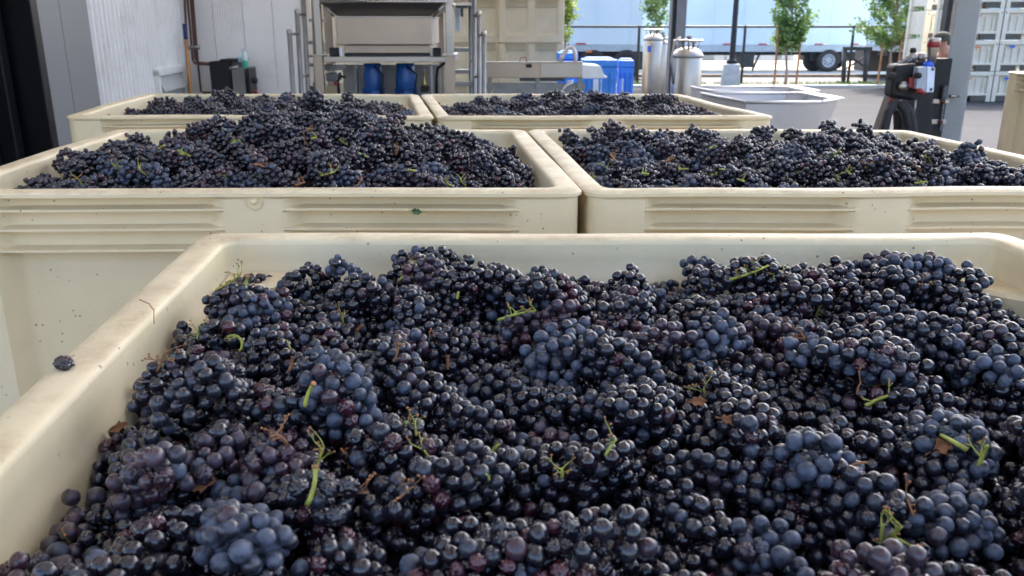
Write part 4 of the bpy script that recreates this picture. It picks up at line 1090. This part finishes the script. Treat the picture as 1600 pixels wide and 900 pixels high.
for x in (1378, 1440):
    q = P_(x, 240, .15); MB().lathe((q.x, q.y, .09), [(0, -.03), (.09, -.03), (.09, .03), (0, .03)], 24, 'x').build('wheel', RUBBER, hc)
for x, dx in ((1382, 0), (1440, 0)):
    q = P_(x, 240, .15); MB().box((q.x, q.y, (q.z + .12) / 2 + .02), (.05, .08, q.z - .0)).build('lower_strut', BLACK, hc)
for x in (1426, 1440):
    q = P_(x, 91, .1); MB().lathe((q.x, q.y, q.z), [(0, .036), (.018, .034), (.030, .02), (.032, .0), (.024, -.01), (.024, -.05), (0, -.05)], 24).build('breather_cap', STEEL, hc)
q = P_(1427, 77, .1); MB().lathe((q.x, q.y, q.z - .02), [(0, .03), (.015, .028), (.02, .01), (.012, -.02), (0, -.02)], 16).build('filler_knob', RUBBER, hc)
for i, (x, y) in enumerate(((1402, 101), (1409, 97), (1414, 93), (1419, 95))):
    q = P_(x, y, .08); MB().tube([q - Vector((0, 0, .03)), q, q + Vector((.02, 0, .018))], .013, 8).build('fitting', STEELG, hc)
q = P_(1455, 98, -.02); MB().lathe((q.x, q.y, q.z), [(0, 0), (.026, 0), (.026, .05), (.032, .07), (.036, .13), (.036, .145), (0, .145)], 24).build('steel_canister', STEEL, hc)
MB().lathe((q.x, q.y, q.z), [(.0345, .09), (.0375, .092), (.0378, .122), (.0365, .124)], 24).build('red_label_band', RED, hc)
MB().lathe((q.x - .015, q.y, q.z - .03), [(0, 0), (.030, 0), (.030, .035), (0, .035)], 20).build('blue_collar', BLUECAP, hc)
MB().prism([P_(1435, 105, -.06), P_(1449, 104, -.06), P_(1447, 144, -.06), P_(1431, 139, -.06)], (0, .07, 0)).build('switch_box_side', PALEBOX, hc, .004)
MB().prism([P_(1449.5, 104, -.062), P_(1461.5, 105, -.04), P_(1459, 144, -.04), P_(1447.5, 144.5, -.062)], (0, .07, 0)).build('switch_box_cover', LABELW, hc, .004)
for x, y in ((1458.5, 108), (1455.5, 140)):
    q = P_(x, y, -.06); MB().box((q.x, q.y + .008, q.z), (.016, .008, .018)).build('cover_screw', PAINTDARK, hc)
MB().prism([P_(1421, 122, -.03), P_(1429, 121, -.03), P_(1428, 138, -.03), P_(1420, 137, -.03)], (0, .06, 0)).build('red_valve', RED, hc, .004)
MB().tube([P_(1431, 142, -.06), P_(1437, 141, -.07), P_(1444, 146, -.07)], .014, 10).build('red_lever', RED, hc)
MB().tube([P_(1390, 157, -.02), P_(1397, 157, -.03), P_(1404, 160, -.02)], .013, 8).build('red_handle', RED, hc)
MB().lathe(tuple(P_(1412, 135, -.03)), [(0, -.01), (.03, -.008), (.03, .006), (0, .01)], 18, 'y').build('steel_dial', STEEL, hc)
MB().prism([P_(1404, 157, -.01), P_(1411, 156, -.01), P_(1410, 168, -.01), P_(1396, 168, -.01)], (0, .02, 0)).build('white_tag', WHITE, hc)
MB().tube([P_(1391, 182, -.05), P_(1394, 173, -.06), P_(1401, 169, -.06), P_(1407, 173, -.06), P_(1412, 187, -.05)], .010, 10).build('hose', STEELG, hc)
for i, (xa, xb_) in enumerate(((1386, 1398), (1404, 1420), (1410, 1426))):
    MB().tube([P_(xa + 16, 158, -.05 + .02 * i), P_(xa + 2, 175, -.08), P_(xa - 4, 205, -.08), P_(xa - 10, 240, -.04)] if i == 0 else
              [P_(xa, 160, -.06), P_(xb_ - 4, 175, -.09), P_(xb_, 200, -.08), P_(xb_ + 2, 240, -.02)], .026, 12).build('hose', RUBBER, hc)
MB().tube([P_(1431, 156, -.05), P_(1428, 182, -.05)], .006, 8).build('dip_rod', STEEL, hc)
q = P_(1396, 119, -.02); MB().lathe((q.x - .01, q.y, q.z), [(0, -.02), (.022, -.02), (.022, .02), (0, .02)], 16, 'x').build('side_knob', RUBBER, hc)
q = P_(1434, 118, -.08); MB().lathe(tuple(q), [(0, -.02), (.018, -.018), (.018, .02)], 16, 'y').build('switch_knob', RUBBER, hc)
q = P_(1422, 170, -.02); MB().lathe(tuple(q), [(0, -.01), (.008, -.008), (.008, .02)], 12, 'y').build('bolt', STEEL, hc)

# ------------------------------------------------------------------ person behind the cabinet
def person():
    Y = 11.5; q = at(1473, 55, Y); hx_, ztop = q.x, q.z
    t = thing('person', 'person in a terracotta shirt bending behind the black cabinet', 'person', (hx_ + .12, Y + .02, 0))
    o3 = t.location
    def skin(name, nodes, edges, m, sub=2, root=0):
        me = bpy.data.meshes.new(name); me.from_pydata([Vector(p) for p, _ in nodes], edges, []); me.materials.append(m)
        o = bpy.data.objects.new(name, me); col.objects.link(o); o.parent = t
        o.modifiers.new('skin', 'SKIN'); 
        for i, (_, r_) in enumerate(nodes):
            sv = me.skin_vertices[0].data[i]; rr = r_ if isinstance(r_, tuple) else (r_, r_); sv.radius = rr; sv.use_root = i == root
        s = o.modifiers.new('sub', 'SUBSURF'); s.levels = sub; s.render_levels = sub
        for p in me.polygons: p.use_smooth = True
        o.modifiers['skin'].use_smooth_shade = True
        return o
    # local frame: person faces -x (to the left), leaning forward
    H0 = ztop - .0
    nodes = [((.06, 0, .93), (.15, .15)), ((.07, 0, 1.10), (.13, .14)), ((.05, 0, 1.27), (.14, .15)), ((-.00, 0, 1.43), (.14, .17)), ((-.05, 0, 1.52), (.075, .075)), ((-.09, 0, 1.59), (.058, .06)), ((-.11, 0, 1.655), (.085, .078)), ((-.125, 0, 1.715), (.08, .075))]
    ed = [(i, i + 1) for i in range(7)]
    for s_ in (-1, 1):
        k = len(nodes)
        nodes += [((-.01, s_ * .17, 1.44), .065), ((-.08, s_ * .20, 1.17), .047), ((-.30, s_ * .17, 1.08), .036), ((-.37, s_ * .165, 1.075), .036), ((-.42, s_ * .165, 1.07), .030)]
        ed += [(3, k), (k, k + 1), (k + 1, k + 2), (k + 2, k + 3), (k + 3, k + 4)]
        for f in range(4):
            j = len(nodes); y = s_ * (.14 + .018 * f); L_ = (.036, .042, .04, .03)[f]
            nodes += [((-.435 - L_ * .6, y, 1.065), .009), ((-.445 - L_ * 1.2, y, 1.045), .008)]; ed += [(k + 4, j), (j, j + 1)]
        j = len(nodes); nodes += [((-.40, s_ * .125, 1.05), .010), ((-.43, s_ * .115, 1.03), .009)]; ed += [(k + 3, j), (j, j + 1)]
        k = len(nodes)
        nodes += [((.05, s_ * .10, .84), .092), ((-.02, s_ * .10, .48), .060), ((.03, s_ * .10, .10), .040), ((-.04, s_ * .10, .045), .040), ((-.14, s_ * .105, .035), .030)]
        ed += [(0, k), (k, k + 1), (k + 1, k + 2), (k + 2, k + 3), (k + 3, k + 4)]
    body = skin('body', nodes, ed, SKIN)
    # clothes
    sh = [((.06, 0, .90), (.165, .17)), ((.07, 0, 1.10), (.155, .165)), ((.05, 0, 1.27), (.160, .175)), ((-.00, 0, 1.42), (.155, .19)), ((-.04, 0, 1.50), (.085, .09))]
    se = [(0, 1), (1, 2), (2, 3), (3, 4)]
    for s_ in (-1, 1):
        k = len(sh); sh += [((-.01, s_ * .17, 1.44), .080), ((-.06, s_ * .195, 1.24), .066)]; se += [(3, k), (k, k + 1)]
    skin('shirt', sh, se, SHIRT)
    tr = [((.06, 0, .94), (.160, .165))]; te = []
    for s_ in (-1, 1):
        k = len(tr); tr += [((.05, s_ * .10, .82), .105), ((-.02, s_ * .10, .48), .075), ((.03, s_ * .10, .12), .06)]; te += [(0, k), (k, k + 1), (k + 1, k + 2)]
    skin('trousers', tr, te, TROUSERS)
    for s_ in (-1, 1): skin('boot', [((.045, s_ * .10, .09), .055), ((-.04, s_ * .10, .05), .05), ((-.15, s_ * .105, .045), .042)], [(0, 1), (1, 2)], BLACK)
    # cap, brim, ears, nose
    c0 = (-.115, 0, 1.665)
    b = MB(); b.lathe(c0, [(.100, -.02), (.104, .02), (.098, .06), (.070, .09), (.03, .103), (0, .105)], 24); b.prism([(-.19, -.06, 1.675), (-.29, -.035, 1.66), (-.29, .035, 1.66), (-.19, .06, 1.675)], (0, 0, .008))
    c = b.build('cap', HAIR, t, off=(0, 0, 0))
    MB().lathe((c0[0] + .06, 0, 1.62), [(0, .05), (.05, .03), (.058, 0), (.04, -.04), (0, -.05)], 16).build('hair', HAIR, t, off=(0, 0, 0))
    b = MB()
    for s_ in (-1, 1): b.lathe((-.105, s_ * .082, 1.64), [(0, .03), (.012, .02), (.014, 0), (.008, -.03), (0, -.034)], 10)
    b.tube([(-.185, 0, 1.665), (-.215, 0, 1.635), (-.19, 0, 1.625)], [.008, .014, .010], 8); b.build('face_features', SKIN, t, off=(0, 0, 0))
    b = MB()
    for s_ in (-1, 1): b.lathe((-.183, s_ * .03, 1.655), [(0, .006), (.006, 0), (0, -.006)], 8)
    b.build('eyes', BLACK, t, off=(0, 0, 0))
    b = MB(); b.tube([(-.186, -.02, 1.598), (-.193, 0, 1.597), (-.186, .02, 1.598)], .004, 6); b.build('mouth', RED, t, off=(0, 0, 0))
    t['world'] = False
person()

# ------------------------------------------------------------------ beige stacks behind the table, stack at the right
ORDV = ['lowest', 'second', 'third', 'topmost']
def std_stack(px0, Y, n, rz, where, group):
    a = at(px0, 60, Y)
    for i in range(n):
        place_std((a.x + BW / 2, Y + BD / 2, i * (BH + .012)), rz, '%s beige bin of the stack %s' % (ORDV[i], where), group)
std_stack(779, 16.6, 4, 0, 'right beside the tree, behind the conveyor table', 'beige harvest bins stacked behind the conveyor table')
std_stack(684, 16.7, 4, 0, 'behind the right handrail stairs', 'beige harvest bins stacked behind the conveyor table')
std_stack(588, 16.8, 4, 0, 'seen through the middle of the steel machine', 'beige harvest bins stacked behind the conveyor table')
std_stack(494, 16.9, 4, 0, 'seen past the left post of the steel machine', 'beige harvest bins stacked behind the conveyor table')
a = at(1571, 121, 6.24)
for i in range(2): place_std((a.x + BW / 2 - .0, 5.2 + BD / 2, i * (BH + .0)), 0, '%s beige bin at the right edge beside the pale column' % ('lower', 'upper')[i], 'beige bins at the right edge')

# white slotted bins
def white_bin():
    t = thing('white_bin', 'white', 'bin', (0, 0, 0), world=False)
    w, d, h = 1.20, 1.1, .745
    b = MB(); b.box((0, d / 2 + .03, h / 2 + .05), (w - .10, d - .10, h - .12)); b.build('bin_body', BINWHITE, t, .01)
    for sx in (-1, 1):
        for y in (.07, d - .07): MB().box((sx * (w / 2 - .075), y, h / 2), (.15, .14, h)).build('corner_post', BINWHITE, t, .012)
    for z, hh in ((h - .05, .10), (.18, .06)):
        MB().box((0, .035, z), (w - .30, .07, hh)).build('rim_band', BINWHITE, t, .008)
    for k in range(5):
        MB().box((-.36 + k * .18, .055, h * .52), (.035, .05, h * .5)).build('rib', BINWHITE, t, .006)
    for sx in (-.27, .27): MB().box((sx, .03, .075), (.42, .05, .13)).build('fork_slot_shade', mat('slot_shade', (.10, .095, .08), .9) if 'slot_shade' not in MATS else MATS['slot_shade'], t)  # dark blocks stand for the shade inside the fork openings
    for sx in (-.52, .52): MB().lathe((sx, -.004, h - .09), [(0, -.002), (.016, -.002), (.018, .008)], 12, 'y').build('rivet', PAINTDARK, t)
    return t
wb = white_bin(); wf = True
cols_ = [(1437, 24.5, 'far', 'half hidden behind the pale column'), (1485, 22.0, 'mid', 'just right of the pale column'), (1556.5, 22.0, 'right', 'at the right edge of the photo')]
k = 0
for (px0, Y, nm, where) in cols_:
    a = at(px0, 90, Y)
    for i in range(4):
        o = wb if wf else copy_tree(wb); wf = False
        o.location = (a.x + .6, Y, i * .755); tag(o, '%s white slotted bin in the stack %s' % (ORDV[i], where), 'bin', 'white slotted bins in stacks'); o['k'] = 0
        if 'k' in o: del o['k']
        if nm == 'right' and i in (0, 1): MB().box((-.24, .000, .60 if i else .58), (.12, .008, .055)).build('blue_sticker', STICKB, o, off=(0, 0, 0))
        if nm == 'mid': MB().box((.05 if i % 2 else -.03, .0, .58), (.10, .008, .045)).build('orange_sticker', STICKO, o, off=(0, 0, 0))

# ------------------------------------------------------------------ steel hoppers on the right
def hopper(px0, px1, pxt, ptop, Y, label, legs=True):
    a = at(px0, ptop, Y); c_ = at(px1, ptop, Y); e_ = at(pxt, ptop - 5, Y); z = a.z; d = 1.0
    t = thing('steel_hopper', label, 'hopper', ((a.x + c_.x) / 2, Y + d / 2, 0), 'stainless tipping hoppers')
    x0, x1, xe = a.x, c_.x, e_.x; g = .008
    def V_(x, y, z_): return Vector((x, y, z_))
    yb = Y + d; xs = x0 - .16
    top = [V_(x0, Y, z), V_(x1, Y, z), V_(xe, Y + .22, z + .01), V_(xe - .05, yb - .12, z + .01), V_(x1 + .02, yb, z), V_(xs, yb, z)]
    zb = z - .62
    bot = [V_(x0 + .02, Y + .03, zb), V_(x1 - .02, Y + .03, zb), V_(x1 + .03, Y + .22, zb), V_(x1 + .03, yb - .12, zb), V_(x1 - .02, yb - .03, zb), V_(xs + .05, yb - .03, zb)]
    b = MB(); b.add(top + bot, [(i, (i + 1) % 6, (i + 1) % 6 + 6, i + 6) for i in range(6)] + [tuple(range(6, 12))])
    o = b.build('hopper_body', STEELH, t); so = o.modifiers.new('s', 'SOLIDIFY'); so.thickness = .006
    b = MB(); tp = top + [top[0]]
    for i in range(6): b.tube([tp[i], tp[i + 1]], .014, 8)
    b.build('rolled_rim', STEELH, t)
    b = MB(); b.prism([top[2] + V_(-.10, -.02, .004), top[2] + V_(.05, 0, .0), top[3] + V_(.05, 0, 0), top[3] + V_(-.10, .02, .004)], (0, 0, .012)); b.build('pour_lip', WHITE, t)
    for xx in (x0 + .08, x1 - .08):
        for yy in (Y + .1, yb - .1): MB().box((xx, yy, (zb + .0) / 2), (.05, .05, zb)).build('leg', STEELG, t, .003)
    return t
hopper(1166, 1283, 1326, 160, 7.2, 'front stainless tipping hopper with a pale pour lip in the yard')
hopper(1136, 1247, 1286, 146.5, 8.8, 'rear stainless tipping hopper standing behind the front one')

# ------------------------------------------------------------------ fence, lamp, trees, trailers
Yf = 28.1
fx0, fx1 = at(500, 42, Yf).x, at(1700, 42, Yf).x
fn = thing('chain_link_fence', 'black wire fence with thin posts between yard and road', 'fence', (8, Yf, 0))
MB().tube([(fx0, Yf, 1.83), (fx1, Yf, 1.83)], .035, 8).build('top_rail', FENCEM, fn)
pxs = [664, 830, 997, 1161, 1329, 1497, 1665]
for px in pxs:
    q = at(px, 90, Yf); MB().tube([(q.x, Yf, -.02), (q.x, Yf, 1.87)], .045, 8).build('fence_post', FENCEM, fn)
b = MB(); x = fx0
while x < fx1:
    for s_ in (-1, 1):
        xa, xb_ = (x, x + 1.75) if s_ > 0 else (x + 1.75, x)
        w = .0009; b.add([(xa - w, Yf, .06), (xa + w, Yf, .06), (xb_ + w, Yf, 1.81), (xb_ - w, Yf, 1.81)], [(0, 1, 2, 3)])
    x += .14
b.build('wire_mesh', FENCEM, fn)
lp = thing('street_lamp', 'dark lamp post on a tall concrete base before the fence', 'lamp post', (at(1141, 130, 26.4).x, 26.4, 0))
lx = lp.location.x
MB().lathe((lx, 26.4, 0), [(0, .0), (.30, .0), (.30, .05), (.25, .72), (.23, .76), (0, .77)], 28).build('concrete_base', CONC, lp)
MB().lathe((lx, 26.4, .765), [(0, 0), (.16, 0), (.16, .08), (.10, .12), (.085, .14), (.075, 5.0), (0, 5.0)], 20).build('pole', BLACK, lp)
MB().box((lx + .5, 26.4, 5.75), (1.2, .12, .10)).build('lamp_arm', BLACK, lp); MB().box((lx + 1.2, 26.4, 5.76), (.6, .3, .10)).build('lamp_head', BLACK, lp, .02)

def tree(px, Y, z0, z1, rad, n, label, m, seed, stakes=(), lsz=.085, pxtop=None, tr=.045):
    q = at(px, 132, Y); r1 = random.Random(seed); x0 = q.x; xt = at(pxtop or px + 3, 50, Y).x
    t = thing('young_tree', label, 'tree', (x0, Y, 0), 'young trees along the fence')
    b = MB(); pts = []
    for i in range(9):
        f = i / 8; pts.append((x0 + (xt - x0) * f * 1.3 + .04 * math.sin(i * 1.7 + seed), Y + .03 * math.cos(i * 2 + seed), f * (z1 - .4)))
    b.tube(pts, [tr * (1.1 - .85 * i / 8) for i in range(9)], 8)
    cl = []
    for i in range(46):
        f = r1.uniform(0, 1) ** .9; z = z0 + .1 + f * (z1 - z0 - .1); k = min(7, int(z / (z1 - .4) * 8)); p = Vector(pts[k]); an = r1.uniform(0, 6.283)
        rr = rad * (math.sin(math.pi * min(1, (f * .80 + .16))) ** .6) * r1.uniform(.45, 1.08)
        e_ = Vector((p.x + rr * math.cos(an), p.y + rr * math.sin(an), z + r1.uniform(-.05, .2)))
        s_ = Vector((p.x, p.y, max(z0 * .9, z - rr * 1.0))); b.tube([s_, s_.lerp(e_, .5) + Vector((0, 0, .04)), e_], [.014, .009, .004], 5); cl.append((s_, e_))
    b.build('trunk', BARK, t)
    N_ = n; vs = np.zeros((N_ * 4, 3)); 
    for i in range(N_):
        s_, e_ = cl[r1.randrange(len(cl))]; f = r1.uniform(.25, 1.08); c = s_.lerp(e_, f) + Vector((r1.gauss(0, .075), r1.gauss(0, .075), r1.gauss(0, .10)))
        u = Vector((r1.uniform(-1, 1), r1.uniform(-1, 1), r1.uniform(-.9, .3))).normalized(); w = u.cross(Vector((r1.uniform(-1, 1), r1.uniform(-1, 1), r1.uniform(-1, 1)))).normalized()
        L_ = lsz * r1.uniform(.6, 1.3); wd = L_ * .36
        vs[i * 4:(i + 1) * 4] = [c - u * L_ * .5, c + w * wd, c + u * L_ * .5, c - w * wd]
    Fq = np.arange(N_ * 4).reshape(-1, 4)
    o = bpy.data.objects.new('crown', raw_mesh('crown', vs - np.array([x0, Y, 0]), Fq, [m], False)); col.objects.link(o); o.parent = t
    for (sx, sy, st) in stakes:
        a = at(sx, 130, Y - .15); e_ = at(sy, st, Y - .15)
        tt = thing('tree_stake', 'thin wooden stake %s' % STL.pop(0), 'stake', (a.x, Y - .15, 0), 'wooden tree stakes')
        MB().tube([(a.x, Y - .15, -.02), tuple(e_)], [.038, .034], 8).build('stake_pole', STAKE, tt)
        MB().tube([tuple(e_ - Vector((0, 0, .25))), (x0 + (e_.x - x0) * .3, Y, e_.z - .28)], .010, 5).build('stake_tie', RUBBER, tt)
STL = ['left of the narrow tree trunk right of the lamp', 'right of the narrow tree trunk right of the lamp', 'left of the wide tree trunk near the cabinet', 'right of the wide tree trunk, above the cabinet']
tree(1226, 27.4, 1.25, 4.4, .66, 4600, 'narrow young green tree right of the lamp post', LEAF, 1, ((1210, 1217, 35), (1244, 1251, 60)), pxtop=1234, lsz=.13)
tree(1388, 27.4, 1.35, 4.6, 1.35, 7500, 'wide young green tree left of the white bin stacks', LEAF, 2, ((1371, 1380, 65), (1401, 1410, 50)), pxtop=1398, lsz=.12)
tree(1024, 27.4, 1.75, 4.4, .50, 2400, 'slim young tree behind the tall slim gas cylinder', LEAF, 3, pxtop=1024, lsz=.11)
tree(883, 26.6, 1.4, 4.4, .42, 2300, 'yellowish young tree beside the beige bin stack', LEAF2, 4, pxtop=879, lsz=.11)
tree(481, 24.0, 1.7, 4.6, .9, 2600, 'bright green tree glimpsed behind the left handrail posts', LEAF2, 5, pxtop=484, lsz=.10)
ww = thing('white_yard_wall', 'pale wall glimpsed behind the left handrail posts', 'wall', (at(484, 60, 26).x, 26, 0))
a = at(484, 60, 25.5); MB().box((a.x, 25.5, .85), (4.0, .2, 1.7)).build('wall_panel', WALLW, ww, .01); MB().box((a.x, 25.5, 1.725), (4.1, .26, .05)).build('wall_cap', CONC, ww)

def wheel(root, x, y, r_, w=.28, rim=WHITE):
    o = MB().lathe((x, y, r_), [(r_ * .58, 0), (r_ * .62, -.02), (r_ * .9, -.02), (r_, .02), (r_, w), (r_ * .9, w + .03), (r_ * .58, w)], 36, 'y').build('wheel', TYRE, root)
    MB().lathe((x, y, r_), [(0, .05), (r_ * .16, .0), (r_ * .2, .03), (r_ * .42, .09), (r_ * .56, .0), (r_ * .60, -.01), (r_ * .585, .1)], 36, 'y').build('wheel_rim', rim, o)
    b = MB()
    for k in range(8):
        an = k / 8 * 6.283; b.lathe((x + r_ * .40 * math.cos(an), y + .045, r_ + r_ * .40 * math.sin(an)), [(0, -.01), (r_ * .055, -.01), (r_ * .055, .03)], 8, 'y')
    b.build('hand_holes', TRAILK, o)
def trailer(x0, x1, Y, zbot, railz, label, m=TRAILER):
    t = thing('box_trailer', label, 'trailer', ((x0 + x1) / 2, Y + 1.25, 0), 'pale blue box trailers beyond the fence')
    MB().box(((x0 + x1) / 2, Y + 1.25, (railz + 4.2) / 2), (x1 - x0, 2.5, 4.2 - railz)).build('cargo_box', m, t, .03)
    b = MB(); x = x0 + .6
    while x < x1 - .3: b.box((x, Y - .006, (railz + 4.2) / 2), (.025, .02, 4.1 - railz)); x += 1.22
    b.build('side_posts', m, t)
    MB().box(((x0 + x1) / 2, Y + 1.22, (zbot + railz) / 2), (x1 - x0 + .02, 2.5, railz - zbot)).build('bottom_rail', TRAILG, t, .01)
    x = x0 + .8; i = 0
    while x < x1 - .5:
        MB().box((x, Y - .04, railz + .05), (.34, .02, .055)).build('reflector', REDREF, t)
        MB().box((x + .34, Y - .04, railz + .05), (.30, .02, .055)).build('reflector', WHITE, t); x += 2.35 if i % 2 else 1.5; i += 1
    MB().box(((x0 + x1) / 2, Y + 1.25, zbot - .08), (x1 - x0 - .3, .9, .16)).build('chassis', TRAILK, t)
    return t
X = lambda px, Y: at(px, 90, Y).x
zA0, zA1 = at(0, 81, 37).z, at(0, 71, 37).z
tA = trailer(X(820, 37), X(1462, 37), 37, zA0, zA1, 'long pale blue box trailer with a white wheel rim beyond the fence')
for px in (1293, 1262 + 66):
    q = at(px, 93, 37.1)
    if px < 1300: wheel(tA, q.x, 36.95, .46, rim=PALEBOX)
    wheel(tA, q.x - (.0 if px > 1300 else -.2), 38.8, .45)
wheel(tA, X(1274, 37.6), 37.6, .45, rim=TRAILK)
MB().box((X(1306, 38), 38.2, .62), (2.6, 1.6, .4)).build('axle_frame', TRAILK, tA, .03)
MB().box((X(1163, 37.3), 37.4, .48), (.75, .6, .62)).build('tool_box', TRAILK, tA, .03)
b = MB(); b.tube([(X(1160, 37), 37.2, .85), (X(1176, 37), 37.3, .25)], .04, 8).tube([(X(1190, 37), 37.2, .85), (X(1180, 37), 37.3, .05)], .05, 8).tube([(X(1180, 37), 38.8, .85), (X(1180, 37), 38.8, .05)], .05, 8); b.build('landing_gear', TRAILK, tA)
zB0, zB1 = at(0, 81, 30.5).z, at(0, 71.5, 30.5).z
tB = trailer(X(1395, 30.5), X(1760, 30.5), 30.5, zB0, zB1, 'pale blue box trailer end behind the wide tree and white bins')
tC = trailer(X(640, 31.5), X(1002, 31.5), 31.5, at(0, 80.5, 31.5).z, at(0, 70.5, 31.5).z, 'pale blue box trailer at the left, behind the blue bins')
MB().box((X(935, 32), 32.6, .66), (3.4, 1.6, .66)).build('shaded_bogie', TRAILK, tC, .05)  # dark block merges the axle group with painted shade under the trailer
for px in (926, 978): wheel(tC, X(px, 31.6), 31.45, .52, rim=TRAILK); 
MB().box((X(920, 31.4), 31.38, .99), (.22, .03, .07)).build('marker_light', STICKO, tC)
b = MB(); 
for px in (1323, 1357):
    q0 = at(px, 82, 29.6); q1 = at(px - 2, 129, 29.4); b.tube([(q0.x, 29.8, 1.05), (q1.x, 29.6, .06)], [.09, .07], 10); b.box((q1.x, 29.6, .03), (.34, .3, .06))
b.box(((at(1323, 90, 29.7).x + at(1357, 90, 29.7).x) / 2, 29.8, 1.12), (.95, .14, .12)).tube([(at(1323, 100, 29.7).x, 29.75, .95), (at(1357, 100, 29.7).x, 29.75, .45)], .03, 6).tube([(at(1357, 100, 29.7).x, 29.75, .95), (at(1323, 100, 29.7).x, 29.75, .45)], .03, 6)
lg = thing('trailer_stand', 'dark two legged trailer support stand on the road behind the fence', 'stand', (at(1340, 100, 29.7).x, 29.7, 0))
b.build('support_frame', TRAILK, lg)
MB().box((X(1400, 33), 33.6, .62), (2.1, 1.4, .8)).build('wheel_housing', mat('brown_dark', (.12, .10, .085), .8), tB)
# far side: pale blocks and a low fence under the trailers
fb = thing('concrete_barrier', 'row of pale concrete barriers far beyond the trailers', 'barrier', (X(1200, 47), 47, 0))
for px, w in ((1080, 2.4), (1112, 1.6), (1150, 1.4), (1196, 1.6), (1225, 1.0)):
    MB().box((X(px, 47), 47, .47), (w, .5, .75), 0, .98, .5).build('barrier_block', CONC, fb, .03)
bd = thing('warehouse', 'plain pale warehouse wall far behind the trailers', 'building', (5, 80, 0))
MB().box((5, 82, 2.4), (190, 4, 4.8)).build('wall', mat('far_wall', (.50, .46, .42), .8), bd); MB().box((5, 81.9, 4.95), (191, 4.4, .3)).build('roof', CONC, bd)

# ------------------------------------------------------------------ light, sky, camera
world = bpy.data.worlds.new('World'); scene.world = world; world.use_nodes = True
wn = world.node_tree; sky = wn.nodes.new('ShaderNodeTexSky'); sky.sky_type = 'NISHITA'; sky.sun_disc = False
sv = Vector((.30, .95, 0)).normalized(); EL = R(50)
sky.sun_elevation = EL; sky.sun_rotation = math.atan2(sv.x, sv.y); sky.dust_density = 4.0; sky.air_density = .8; sky.ozone_density = .5
wn.links.new(sky.outputs['Color'], wn.nodes['Background'].inputs['Color']); wn.nodes['Background'].inputs['Strength'].default_value = .15
sd = bpy.data.lights.new('sun', 'SUN'); sd.energy = 2.0; sd.angle = R(.6); sd.color = (1, .94, .85)
so = bpy.data.objects.new('sun', sd); col.objects.link(so)
tos = Vector((sv.x * math.cos(EL), sv.y * math.cos(EL), math.sin(EL))); so.rotation_euler = tos.to_track_quat('Z', 'Y').to_euler(); so.location = tos * 40
cd = bpy.data.cameras.new('camera'); cam = bpy.data.objects.new('camera', cd); col.objects.link(cam); scene.camera = cam
cam.location = (0, 0, CAMZ); cam.rotation_euler = (math.pi / 2 - PITCH, 0, 0); cd.sensor_width = 36; cd.lens = F / 1600 * 36; cd.dof.use_dof = True; cd.dof.focus_distance = 1.15; cd.dof.aperture_fstop = 13; cd.clip_start = .02; cd.clip_end = 2000
for o in list(bpy.data.objects):
    if 'world' in o: del o['world']
vs_ = scene.view_settings; vs_.view_transform = 'Standard'; vs_.look = 'None'; vs_.gamma = 1; vs_.exposure = 2.35; vs_.use_curve_mapping = False
cy = scene.cycles; cy.use_denoising = True; cy.max_bounces = 7; cy.diffuse_bounces = 4; cy.glossy_bounces = 4; cy.sample_clamp_indirect = 8
cy.use_adaptive_sampling = True; cy.adaptive_threshold = .02
try: cy.denoiser = 'OPENIMAGEDENOISE'
except Exception: pass
